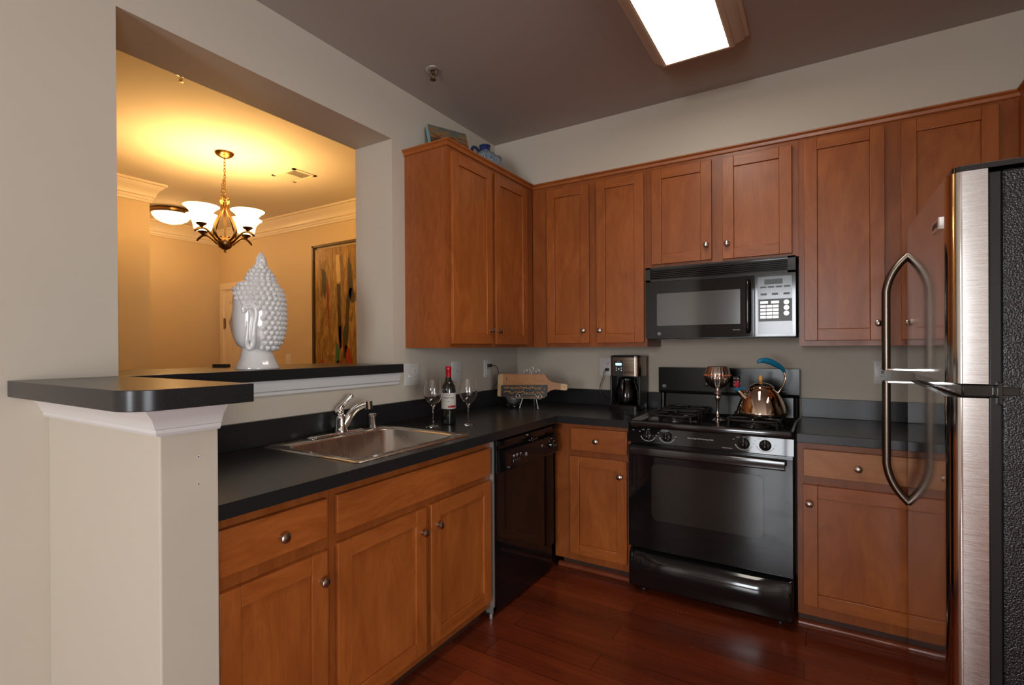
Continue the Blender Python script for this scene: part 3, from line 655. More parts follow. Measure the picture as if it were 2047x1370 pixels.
for k in range(4): b.box(1.668+.036*k, 1.696+.036*k, -.3472, -.3462, 1.588, 1.596, 2)
for k in range(3): b.box(1.670+.052*k, 1.698+.052*k, -.3472, -.3462, 1.550, 1.560, 2)
b.box(1.660, 1.812, -.3468, -.3462, 1.415, 1.530, 2)
mcp = b.build('control_panel', ['blk', 'keypad' if 'keypad' in M else 'mwwin', 'blkm'], mw, bevel=.002)
for r_ in range(5):
    for q in range(3):
        if r_ == 0 and q == 2: continue
        w_ = .036 if r_ == 0 else .026; x0 = 1.668+(q*.050 if r_ == 0 else q*.029)
        b = MB(); z_ = 1.513-.0185*r_-(.002 if r_ else 0); b.box(x0, x0+w_, -.3482, -.3465, z_-.0065, z_+.0065); b.build('key_button', 'wire', mcp)
for k in range(3):
    b = MB(); b.lathe([(.0125, 0), (.0125, .002), (0, .002)], (1.787, -.3465, 1.511-.028*k), (0, -1, 0), 20); b.build('key_button', 'wire', mcp)

# ------------------------------------------------------------------ refrigerator
FX, FY0, FY1 = 2.222, -1.52, -.72
fr = thing('refrigerator', 'stainless top-freezer refrigerator with pebbled black side at the right wall', 'refrigerator', (2.6, -1.12, 0))
b = MB(); b.box(2.328, 2.94, FY0+.004, FY1-.004, .03, 1.735); b.build('case', 'pebble', fr, bevel=.006)
b = MB(); b.box(2.303, 2.330, FY0+.010, FY1-.010, .09, 1.735); b.box(2.296, 2.304, FY0+.016, FY1-.016, 1.19, 1.73); b.box(2.296, 2.304, FY0+.016, FY1-.016, .10, 1.145); b.build('gasket', 'gasket', fr, bevel=.004)
def fdoor(z0, z1, name):
    r = .030; n = 8
    P = [(2.301, FY0)]; rr_ = .029; ry_ = .052
    for i in range(13): a = math.radians(7.5*i); P.append((FX+rr_-rr_*math.sin(a), FY0+ry_-ry_*math.cos(a)))
    for i in range(1, 6): P.append((FX, FY0+ry_+(FY1-FY0-2*ry_)*i/6))
    for i in range(13): a = math.radians(90-7.5*i); P.append((FX+rr_-rr_*math.sin(a), FY1-ry_+ry_*math.cos(a)))
    P += [(2.301, FY1)]
    b = MB(); V0 = [b.v((x, y, z0)) for x, y in P]; V1 = [b.v((x, y, z1)) for x, y in P]; N = len(P)
    for i in range(N):
        j = (i+1) % N; side = i == 0 or i == N-2 or i == N-1
        b.f([V0[i], V0[j], V1[j], V1[i]], 1 if side else 0)
    b.f(V0[::-1], 1); b.f(V1, 1)
    return b.build(name, ['steel', 'steelh'], fr, smooth=12)
fz = fdoor(1.187, 1.742, 'freezer_door'); fd = fdoor(.075, 1.150, 'fridge_door')
b = MB(); b.box(2.235, 2.94, FY0+.003, FY1-.003, 1.1515, 1.1855) if False else b.box(2.25, 2.33, FY0+.006, FY1-.006, 1.1515, 1.1855); b.build('center_hinge_bar', 'blk', fr, bevel=.005)
b = MB(); b.rings([rrect(2.232, 2.94, FY0+.001, FY1-.001, .02, 1.7435), rrect(2.232, 2.94, FY0+.001, FY1-.001, .02, 1.756), rrect(2.238, 2.94, FY0+.008, FY1-.008, .02, 1.760)]); b.build('top_cap', 'blk', fr)
b = MB(); b.box(2.31, 2.36, FY0+.0, FY0+.02, 1.158, 1.180); b.cyl((2.29, FY0+.02, 1.150), (2.29, FY0+.02, 1.187), .010); b.box(2.318, 2.328, FY0-.004, FY0+.02, 1.135, 1.192); b.build('center_hinge', 'blk', fr, bevel=.002)
b = MB(); b.box(2.26, 2.94, FY0+.02, FY1-.02, 0, .07); b.build('kick_grille', 'blkm', fr)
def fhandle(pts, par):
    b = MB(); R = []
    k = len(pts)
    for i, p in enumerate(pts):
        p = Vector(p); t = (Vector(pts[min(i+1, k-1)])-Vector(pts[max(i-1, 0)])).normalized(); nn = Vector((t.z, 0, -t.x)); w_ = .0175; h_ = .0145
        R.append([tuple(p+Vector((0, 1, 0))*w_*math.cos(a)+nn*h_*math.sin(a)) for a in [2*PI*j/12 for j in range(12)]])
    b.rings(R); return b.build('handle', 'handle', par, smooth=50)
HY = -.765
def bez(p0, p1, p2, n=8): return [tuple(Vector(p0)*(1-t)**2+Vector(p1)*2*t*(1-t)+Vector(p2)*t*t) for t in [i/n for i in range(n+1)]]
fhandle(bez((FX+.004, HY, 1.640), (2.165, HY, 1.585), (2.155, HY, 1.50)) + [(2.155, HY, 1.35), (2.155, HY, 1.20), (2.157, HY, 1.190)], fz)
b = MB(); b.box(2.150, FX+.003, HY-.0165, HY+.0165, 1.188, 1.197); b.build('handle_foot', 'chrome', fz, bevel=.002)
fhandle([(2.157, HY, 1.146), (2.155, HY, 1.136), (2.155, HY, 1.0), (2.155, HY, .86)] + bez((2.155, HY, .82), (2.162, HY, .735), (FX+.004, HY, .670)), fd)
b = MB(); b.box(2.150, FX+.003, HY-.0165, HY+.0165, 1.139, 1.148); b.build('handle_foot', 'chrome', fd, bevel=.002)
b = MB(); b.box(FX-.008, FX+.0, -1.44, -1.34, 1.612, 1.645); b.text('AMANA', .020, (FX-.0084, -1.39, 1.628), (0, -1, 0), (0, 0, 1), 1); b.build('badge', ['chrome', 'slot'], fz, bevel=.001)

# ------------------------------------------------------------------ wall plates
def plate(name, label, cat, mp_, u, z, w_, h_, kinds, group=None):
    o = thing(name, label, cat, mp_(u, z, 0), group)
    b = MB(); P = rrect(u-w_/2, u+w_/2, z-h_/2, z+h_/2, .006, 0); Q = rrect(u-w_/2+.004, u+w_/2-.004, z-h_/2+.004, z+h_/2-.004, .005, 0)
    b.rings([[mp_(a, c_, .0005) for a, c_, _ in P], [mp_(a, c_, .004) for a, c_, _ in P], [mp_(a, c_, .006) for a, c_, _ in Q]]); b.build('cover_plate', 'whitep', o, smooth=25)
    for du, k in kinds:
        uu = u+du
        if k == 'outlet':
            for dz in (.0195, -.0195):
                b = MB(); c_ = Vector(mp_(uu, z+dz, .0055)); ax = Vector(mp_(uu, z+dz, 1.0055))-c_
                b.lathe([(.0165, 0), (.0165, .0025), (0, .0025)], c_, ax, 24)
                for e in (-.006, .006): pbox(b, mp_, uu+e-.0012, uu+e+.0012, z+dz-.001, z+dz+.008, .0078, .0083, 1)
                pbox(b, mp_, uu-.002, uu+.002, z+dz-.010, z+dz-.006, .0078, .0083, 1)
                b.build('socket', ['whitep', 'slot'], o)
        elif k == 'toggle':
            b = MB(); pbox(b, mp_, uu-.005, uu+.005, z-.012, z+.012, .0055, .007); pbox(b, mp_, uu-.0038, uu+.0038, z-.012, z-.002, .006, .018); b.build('toggle', 'whitep', o, bevel=.001)
        elif k == 'gfci':
            b = MB(); pbox(b, mp_, uu-.0165, uu+.0165, z-.033, z+.033, .0055, .0085)
            for dz in (.02, -.02):
                for e in (-.006, .006): pbox(b, mp_, uu+e-.0012, uu+e+.0012, z+dz-.003, z+dz+.005, .0083, .0088, 1)
            pbox(b, mp_, uu-.007, uu+.007, z-.006, z-.001, .0083, .0092, 1); pbox(b, mp_, uu-.007, uu+.007, z+.001, z+.006, .0083, .0092, 1)
            b.build('gfci_socket', ['whitep', 'slot'], o)
        elif k == 'jack':
            b = MB(); pbox(b, mp_, uu-.006, uu+.006, z-.009, z+.009, .0055, .008); pbox(b, mp_, uu-.003, uu+.003, z-.006, z+.003, .0078, .0084, 1); b.build('jack', ['whitep', 'slot'], o)
    return o
mw0 = LF(0); mb0 = BK(0)
plate('switch_plate', 'white double wall plate with toggle switch and outlet beside the pass-through', 'wall plate', mw0, -1.165, 1.140, .115, .122, [(-.023, 'toggle'), (.023, 'outlet')])
plate('wall_plate', 'white jack plate on the left wall behind the wine bottle', 'wall plate', mw0, -.757, 1.142, .095, .120, [(0, 'jack')])
plate('wall_outlet', 'white outlet with plugged-in cord on the left wall near the corner', 'outlet', mw0, -.411, 1.146, .078, .118, [(0, 'gfci')])
plate('wall_outlet', 'white outlet on the back wall beside the coffee maker', 'outlet', mb0, .702, 1.154, .10, .118, [(.006, 'outlet')])
plate('wall_outlet', 'pale outlet on the back wall next to the refrigerator', 'outlet', mb0, 2.205, 1.148, .075, .122, [(0, 'gfci')])
plate('light_switch', 'cream switch plate on the dining room wall beside the door', 'light switch', BK(.12), -2.94, 1.165, .09, .125, [(0, 'toggle')])

# plug and cord at the left wall, going to the black gadget in the corner
pc = thing('power_cord', 'black power cord plugged into the corner outlet of the left wall', 'cord', (.01, -.411, .9))
b = MB(); b.box(.009, .034, -.423, -.399, 1.155, 1.177); b.build('plug', 'rubber', pc, bevel=.003)
b = MB(); b.tube([(.030, -.411, 1.166), (.046, -.392, 1.168), (.055, -.365, 1.145), (.050, -.345, 1.10), (.048, -.350, 1.06), (.040, -.385, 1.02), (.038, -.395, .99), (.045, -.37, .955), (.07, -.33, .908), (.09, -.345, .8985), (.142, -.385, .900)], .0022, 8, sub=6); b.build('cable', 'rubber', pc)

# ------------------------------------------------------------------ black gadget with silver dome, behind the board
g = thing('countertop_speaker', 'small round black gadget with a silver dome behind the cutting board', 'gadget', (.200, -.395, CT))
b = MB(); b.lathe([(.052, 0), (.055, .005), (.050, .016), (.034, .026), (0, .026)], (.200, -.395, CT+.0005), n=32); b.build('base', 'blk', g)
b = MB(); b.lathe([(.026, .020), (.042, .034), (.050, .052), (.051, .062), (.048, .063), (.036, .042), (.0, .034)], (.200, -.395, CT), n=32); b.build('dome', 'wire', g)

# ------------------------------------------------------------------ easel, cutting board, plaque
EX, EY = .338, -.40   # easel centre
RZ = math.radians(12)
def EL(x, y, z):      # easel local -> world, facing (-y) slightly turned
    c_, s_ = math.cos(RZ), math.sin(RZ); return (EX+x*c_-y*s_, EY+x*s_+y*c_, CT+z)
def EV(L): return [EL(*p) for p in L]
e = thing('plate_easel', 'silver wire display easel with scroll ends standing in the corner', 'easel', (EX, EY, CT))
b = MB(); r = .0034
for s_ in (-1, 1):
    b.tube(EV([(s_*.062, -.055, .003), (s_*.055, -.05, .03), (s_*.046, -.04, .066)]), [.0048, .0035, r], 8, sub=3)
    cx, cz = s_*.073, .082; P = [(cx+.018*(1-t*.045)*math.cos(s_*(-1.9)+(-s_)*t*.42), -.052, cz+.018*(1-t*.045)*math.sin(s_*(-1.9)+(-s_)*t*.42)) for t in range(16)] if False else [(cx+s_*(.017-.0006*t)*math.cos(-2.2+t*.42), -.052, cz+(.017-.0006*t)*math.sin(-2.2+t*.42)) for t in range(16)]
    b.tube(EV([(s_*.040, -.045, .066)]+P), r, 8)
b.tube(EV([(-.046, -.04, .066), (.046, -.04, .066)]), r, 8)
b.tube(EV([(-.062, -.052, .070), (-.045, -.052, .091), (-.038, -.052, .0935), (.038, -.052, .0935), (.045, -.052, .091), (.062, -.052, .070)]), r, 8)
b.tube(EV([(0, -.04, .066), (0, .0, .062), (0, .012, .2), (0, .010, .235)]), r, 8); b.tube(EV([(0, .008, .17), (0, .05, .08), (0, .075, .003)]), r, 8)
b.build('frame', 'wire', e)
b = MB()
for cx, cz, rr in ((0, .252, .013), (-.04, .240, .011), (.04, .240, .011)):
    b.tube(EV([(cx+rr*math.cos(2*PI*t/14), .010, cz+rr*math.sin(2*PI*t/14)) for t in range(14)]), r*.9, 8, loop=True)
b.tube(EV([(-.040, .010, .229), (-.02, .010, .238), (0, .010, .226), (.02, .010, .238), (.040, .010, .229)]), r*.9, 8, sub=4); b.build('scroll_top', 'wire', e)
# board (lies on the easel, long side horizontal)
bo = thing('cutting_board', 'bamboo paddle cutting board with pale end strip and letter, leaning on the easel', 'cutting board', EL(0, -.012, .1))
def BL(x, z, d):     # board plane leaning back a little
    return EL(x, -.020-d+(z-.09)*.10, z)
outl = [(-.190, .075)]+[(-.190+.008*(1-math.cos(a)), .215+.008*math.sin(a)) for a in (0, .8, 1.57)]
top = [(-.235, .083), (-.232, .075)]
out = [(-.216, .072), (-.222, .078), (-.222, .212), (-.214, .220), (.090, .222), (.100, .217), (.114, .195), (.130, .180), (.150, .172), (.215, .163), (.238, .162), (.246, .155), (.246, .130), (.238, .122), (.205, .124), (.165, .126), (.140, .120), (.118, .105), (.106, .085), (.100, .074), (.092, .070)]
b = MB(); b.rings([[BL(x, z, 0) for x, z in out], [BL(x, z, .014) for x, z in out]])
board = b.build('board', 'bamboo', bo, bevel=.002, smooth=50)
def inset(pts, name, mat, d=.0146): b = MB(); b.rings([[BL(x, z, .0141) for x, z in pts], [BL(x, z, d) for x, z in pts]]); return b.build(name, mat, bo)
inset([(-.216, .073), (-.2215, .079), (-.2215, .211), (-.214, .2195), (-.186, .2200), (-.186, .0725)], 'end_strip', 'bamboo2')
inset([(.203, .1645), (.238, .1615), (.2455, .155), (.2455, .130), (.238, .1225), (.203, .1245)], 'handle_tip', 'bamboo2')
b = MB(); c_ = Vector(BL(.225, .143, .0146)); b.lathe([(.007, 0), (.007, .001), (.0045, .001), (.0045, 0)], c_, Vector(BL(.225, .143, 1.0146))-c_, 20); b.build('hanging_ring', 'bronze', bo)
b = MB(); o_ = Vector(BL(-.160, .186, .0146)); b.text('I', .036, o_, Vector(BL(1, .19, .0146))-Vector(BL(0, .19, .0146)), Vector(BL(0, 1, 0))-Vector(BL(0, 0, 0))); b.build('letter', 'slot', bo)
# slate plaque standing in front of the board
pl = thing('plaque', 'small dark slate plaque with gold ornamental lettering in front of the cutting board', 'plaque', EL(-.04, -.04, .08))
def QL(x, z, d): return EL(x, -.037-d+(z-.09)*.10, z)
b = MB(); P = [(-.192, .074), (-.195, .146), (.118, .155), (.118, .082)]; b.rings([[QL(x, z, 0) for x, z in P], [QL(x, z, .005) for x, z in P]]); b.build('slab', 'slate', pl)
b = MB(); random.seed(3)
for i in range(46):
    x = -.165+.26*(i % 23)/22+random.uniform(-.004, .004); z = .103+.030*(i//23)+random.uniform(-.005, .005); rr = random.uniform(.004, .009)
    a0 = random.uniform(0, 6.28); sp = random.choice((-1, 1))
    b.tube([QL(x+rr*(1-.05*t)*math.cos(a0+sp*t*.5), z+rr*(1-.05*t)*math.sin(a0+sp*t*.5)*.9, .0058) for t in range(10)], [.0026]*5+[.0016]*5, 6)
b.build('lettering', 'gold', pl)

# ------------------------------------------------------------------ coffee maker
cm = thing('coffee_maker', 'black and stainless drip coffee maker with lit display left of the stove', 'coffee maker', (.90, -.14, CT))
X0, X1, YF, YB = .800, .992, -.222, -.045
def rr3(x0, x1, y0, y1, r, z): return rrect(x0, x1, y0, y1, r, z)
b = MB(); b.rings([rr3(X0-.004, X1+.002, YF-.012, YB, .03, CT+.0005), rr3(X0-.004, X1+.002, YF-.012, YB, .03, CT+.026), rr3(X0, X1-.002, YF-.006, YB, .03, CT+.034)]); b.build('base', 'blk', cm, smooth=35)
b = MB(); b.box(X0+.002, X1-.002, -.105, YB, CT+.03, CT+.212); b.box(X0, X0+.012, -.205, -.10, CT+.03, CT+.212); b.box(X1-.012, X1, -.205, -.10, CT+.03, CT+.212); b.build('column', 'blkm', cm, bevel=.004)
b = MB(); b.rings([rr3(X0, X1, YF+.005, YB, .032, CT+.212), rr3(X0, X1, YF+.005, YB, .032, CT+.328)]); b.build('brew_head', 'steelbr' if 'steelbr' in M else 'handle', cm, smooth=35)
b = MB(); b.rings([rr3(X0-.001, X1+.001, YF+.004, YB-.001, .032, CT+.3285), rr3(X0-.001, X1+.001, YF+.004, YB-.001, .032, CT+.337), rr3(X0+.008, X1-.008, YF+.012, YB-.01, .03, CT+.341)]); b.build('lid', 'blk', cm, smooth=35)
b = MB(); P = [(.836, CT+.214)]+[(.836, CT+.296)]+[(.846, CT+.308), (.878, CT+.308)]+[(.888, CT+.296), (.888, CT+.214)]
P = [(.833, CT+.213), (.833, CT+.298), (.840, CT+.309), (.882, CT+.309), (.892, CT+.296), (.892, CT+.213)]
b.rings([[(x, YF+.006, z) for x, z in P], [(x, YF-.001, z) for x, z in P]]); b.text('COFFEE', .0062, (.862, YF-.0015, CT+.303), (1, 0, 0), (0, 0, 1), 1)
cpnl = b.build('control_panel', ['blkm', 'ink'], cm, bevel=.001)
b = MB(); b.box(.844, .882, YF-.0022, YF-.001, CT+.278, CT+.293); b.build('display', 'lcd', cpnl)
for x, z in ((.848, .262), (.848, .248), (.864, .256), (.880, .262), (.880, .248)):
    b = MB(); b.lathe([(.0035 if x == .864 else .0028, 0), (.0025, .001), (0, .001)], (x, YF-.001, CT+z), (0, -1, 0), 12); b.build('button', 'led', cpnl)
b = MB(); b.lathe([(.050, 0), (.066, .006), (.072, .030), (.068, .075), (.058, .115), (.048, .140), (.046, .150), (.0445, .150), (.046, .138), (.056, .112), (.066, .074), (.070, .031), (.064, .008), (0, .006)], (.893, -.160, CT+.035), n=36)
ca = b.build('carafe', 'carafe' if 'carafe' in M else 'glass', cm)
b = MB(); b.lathe([(.050, .142), (.052, .146), (.050, .160), (.030, .168), (0, .169)], (.893, -.160, CT+.035), n=32); b.build('carafe_lid', 'blk', ca)
b = MB(); b.tube([(.893, -.208, CT+.190), (.893, -.238, CT+.182), (.893, -.246, CT+.13), (.893, -.240, CT+.08), (.893, -.228, CT+.062)], [.010, .011, .0105, .010, .008], 10, sub=4, flat=.8); b.build('carafe_handle', 'blk', ca)
co = thing('power_cord', 'black cord hanging from the back wall outlet to the coffee maker', 'cord', (.70, -.01, .93))
b = MB(); b.box(.700, .722, -.030, -.009, 1.127, 1.146); b.build('plug', 'rubber', co, bevel=.003)
b = MB(); b.tube([(.711, -.028, 1.136), (.700, -.040, 1.128), (.690, -.042, 1.08), (.672, -.040, 1.035), (.668, -.038, .99), (.690, -.040, .955), (.73, -.045, .940), (.79, -.05, .935), (.805, -.052, .934)], .0024, 8, sub=6); b.build('cable', 'rubber', co)

# ------------------------------------------------------------------ wine
def glass_obj(loc, label):
    t = thing('wine_glass', label, 'wine glass', loc, 'wine glasses on the countertop', world=False)
    b = MB(); b.lathe([(.0370, .0), (.0375, .0012), (.030, .0035), (.012, .007), (.0048, .012), (.0036, .03), (.0034, .07), (.0040, .094), (.0085, .104), (.022, .114), (.036, .130), (.0450, .150), (.0468, .168), (.0450, .19), (.0405, .215), (.0375, .233),
        (.0368, .233), (.0397, .215), (.0441, .19), (.0459, .168), (.0441, .151), (.0352, .131), (.0212, .1155), (.008, .107), (0, .106)], n=40)
    b.build('goblet', 'glass', t, off=(0, 0, 0), smooth=60); return t
g1 = glass_obj((.289, -1.322, CT+.0006), 'empty wine glass left of the wine bottle, nearer the sink')
g2 = g1.copy(); COL.objects.link(g2); g2.location = (.404, -1.182, CT+.0006); g2['label'] = 'empty wine glass to the right of the wine bottle'
for ch in list(g1.children): k = ch.copy(); COL.objects.link(k); k.parent = g2
wb = thing('wine_bottle', 'dark wine bottle with red capsule and cream label between two glasses', 'bottle', (.302, -1.215, CT+.0006))
wl = (.302, -1.215, CT+.0006)
b = MB(); b.lathe([(.030, 0), (.0365, .003), (.0375, .01), (.0375, .175), (.035, .195), (.024, .215), (.0165, .230), (.0145, .25), (.0142, .296), (0, .296)], wl, n=36); b.build('bottle_body', 'bottle', wb, smooth=50)
b = MB(); b.lathe([(.0150, .236), (.0152, .240), (.0152, .276), (.0160, .278), (.0160, .296), (.0140, .2985), (0, .299)], wl, n=28); b.build('capsule', 'foil', wb)
def wrap(b, r, a0, a1, z0, z1, m=0, n=24):
    P0, P1 = [], []
    for i in range(n+1):
        a = a0+(a1-a0)*i/n; P0.append((wl[0]+r*math.cos(a), wl[1]+r*math.sin(a), wl[2]+z0)); P1.append((wl[0]+r*math.cos(a), wl[1]+r*math.sin(a), wl[2]+z1))
    b.rings([P0, P1], m, closed=False, caps=False)
AV = math.atan2(-3.2841+1.215, 1.9382-.302)
b = MB(); wrap(b, .0379, AV-1.45, AV+1.45, .082, .162); wrap(b, .0381, AV-.1, AV+1.2, .088, .098, 1)
for i, chh in enumerate('FRONTERA'):
    a = AV+(-.62+i*.18); d = Vector((math.cos(a), math.sin(a), 0)); b.text(chh, .0105, Vector(wl)+d*.0382+Vector((0, 0, .138)), (-math.sin(a), math.cos(a), 0), (0, 0, 1), 2)
wrap(b, .0381, AV-.3, AV+.3, .151, .1525, 2); wrap(b, .0381, AV-.25, AV+.2, .120, .1215, 2)
b.build('label', ['label', 'redlab', 'slot'], wb, label='cream paper label with red band')

# ------------------------------------------------------------------ goblet candle holder
gl = thing('candle_holder', 'fluted mercury glass goblet candle holder with amber beads between the burners', 'candle holder', (1.462, -.365, .892))
GC = (1.462, -.362, .8905)
b = MB(); b.lathe([(.047, 0), (.048, .003), (.030, .010), (.012, .016), (.008, .022), (.0068, .05), (.0075, .095), (.012, .112), (.016, .122), (.014, .132), (.021, .138), (.021, .144), (.013, .150), (.019, .156), (.012, .162), (.012, .170)], GC, n=32); b.build('stem', 'mercury', gl, smooth=50)
b = MB(); b.lathe([(.012, .168), (.032, .178), (.052, .198), (.062, .222), (.064, .240), (.060, .262), (.050, .288), (.048, .288), (.058, .262), (.060, .236), (.050, .205), (0, .185)], GC, n=96, flute=.045, nf=24); b.build('bowl', 'mercury', gl, smooth=60)
b = MB()
for i in range(26):
    a = 2*PI*i/26; b.ball((GC[0]+.0645*math.cos(a), GC[1]+.0645*math.sin(a), GC[2]+.242), .0058, n=8)
b.build('bead_ring', 'amber', gl)

# ------------------------------------------------------------------ kettle
KC = (1.676, -.395, .9345)
kt = thing('tea_kettle', 'mirror-polished kettle with blue grip handle on the front right burner', 'kettle', KC)
b = MB(); b.lathe([(.098, 0), (.112, .003), (.118, .012), (.116, .022), (.108, .05), (.095, .085), (.078, .115), (.060, .136), (.054, .141), (0, .141)], KC, n=48); b.build('body', 'kettle', kt, smooth=50)
b = MB(); b.lathe([(.058, .1395), (.060, .143), (.055, .150), (.040, .160), (.018, .167), (0, .168)], KC, n=40); lid = b.build('lid', 'kettle', kt)
b = MB(); b.ball((KC[0]-.003, KC[1], KC[2]+.186), .0135, n=16, sc3=(.85, .85, 1.35)); b.cyl((KC[0], KC[1], KC[2]+.166), (KC[0], KC[1], KC[2]+.176), .005); b.build('knob', 'amberwood', lid)
kd = Rv.copy(); kd.z = 0; kd.normalize()     # the kettle stands with its spout towards the goblet
def KL(a, z, s_=0): return (KC[0]+kd.x*a-kd.y*s_, KC[1]+kd.y*a+kd.x*s_, KC[2]+z)
b = MB(); b.tube([KL(-.075, .085), KL(-.098, .108), KL(-.118, .130)], [.024, .017, .012], 16, sub=3); b.build('spout', 'kettle', kt)
b = MB(); b.tube([KL(-.140, .135), KL(-.085, .140)], [.004, .0055], 8); b.cyl(KL(-.118, .128), KL(-.121, .137), .0135); b.build('spout_lever', 'teal', kt)
b = MB()
for t in range(9):
    a = 2*PI*t/9+.2; b.tube([KL(-.125, .155), KL(-.125+.020*math.cos(a), .160+.024*math.sin(a))], [.0035, .0016], 6)
b.cyl(KL(-.122, .138), KL(-.124, .158), .003); b.build('whistle_ornament', 'red', kt)
b = MB(); b.tube([KL(.072, .100), KL(.088, .118), KL(.112, .155), KL(.122, .195), KL(.112, .230)], [.013, .0075, .0065, .0065, .007], 12, sub=5, flat=.75); b.ball(KL(.075, .100), .015); b.build('handle_arm', 'kettle', kt)
b = MB(); b.tube([KL(.117, .220), KL(.105, .240), KL(.070, .262), KL(.030, .278), KL(-.005, .278), KL(-.018, .268)], [.009, .0135, .0185, .0185, .013, .006], 14, sub=5, flat=.75); b.build('handle_grip', 'teal', kt)

# ------------------------------------------------------------------ canvas and jug on the left cabinet
TOPZ = UZ1+.001
cv = thing('canvas_painting', 'small landscape canvas with aqua edges leaning on top of the left cabinet', 'painting', (.10, -1.0, TOPZ))
PH, TH = 1.16, .341
cu_, cn_ = Vector((math.cos(PH), math.sin(PH), 0)), Vector((math.sin(PH), -math.cos(PH), 0)); cup_ = -cn_*math.sin(TH)+Vector((0, 0, math.cos(TH))); cnn_ = cn_*math.cos(TH)+Vector((0, 0, math.sin(TH)))
def CL(u, h, d): return tuple(Vector((.092, -1.092, TOPZ+.001))+cu_*u+cup_*h+cnn_*d)
b = MB(); L = .249; Hh = .215
c8 = [CL(u, h, d) for d in (0, .03) for h in (0, Hh) for u in (0, L)]
V = [b.v(p) for p in c8]
for i, mi in (((0, 1, 3, 2), 1), ((4, 5, 7, 6), 0), ((0, 1, 5, 4), 1), ((2, 3, 7, 6), 1), ((0, 2, 6, 4), 1), ((1, 3, 7, 5), 1)): b.f([V[j] for j in i], mi)
b.build('canvas', ['land', 'aqua'], cv)
jg = thing('ceramic_jug', 'blue and white glazed jug with cobalt neck on top of the left cabinet', 'jug', (.16, -.62, TOPZ))
JC = (.165, -.665, TOPZ)
b = MB(); b.lathe([(.045, .0), (.068, .015), (.088, .05), (.094, .085), (.088, .12), (.068, .145), (.042, .157), (.033, .164), (.032, .170)], JC, n=36); b.build('body', 'glaze', jg)
b = MB(); b.lathe([(.033, .165), (.034, .170), (.034, .190), (.037, .193), (.036, .200), (.030, .200), (.028, .19), (0, .18)], JC, n=32); b.build('neck', 'fblue', jg)
b = MB(); b.tube([(JC[0]+.01, JC[1]+.05, JC[2]+.05), (JC[0]+.015, JC[1]+.09, JC[2]+.10), (JC[0]+.02, JC[1]+.112, JC[2]+.142), (JC[0]+.02, JC[1]+.118, JC[2]+.156)], [.050, .044, .034, .028], 16, sub=4); b.build('spout', 'glaze', jg)
b = MB(); b.tube([(JC[0], JC[1]-.05, JC[2]+.14), (JC[0], JC[1]-.095, JC[2]+.158), (JC[0], JC[1]-.135, JC[2]+.142), (JC[0], JC[1]-.13, JC[2]+.10), (JC[0], JC[1]-.08, JC[2]+.06)], .009, 10, sub=5); b.build('handle', 'fblue', jg)

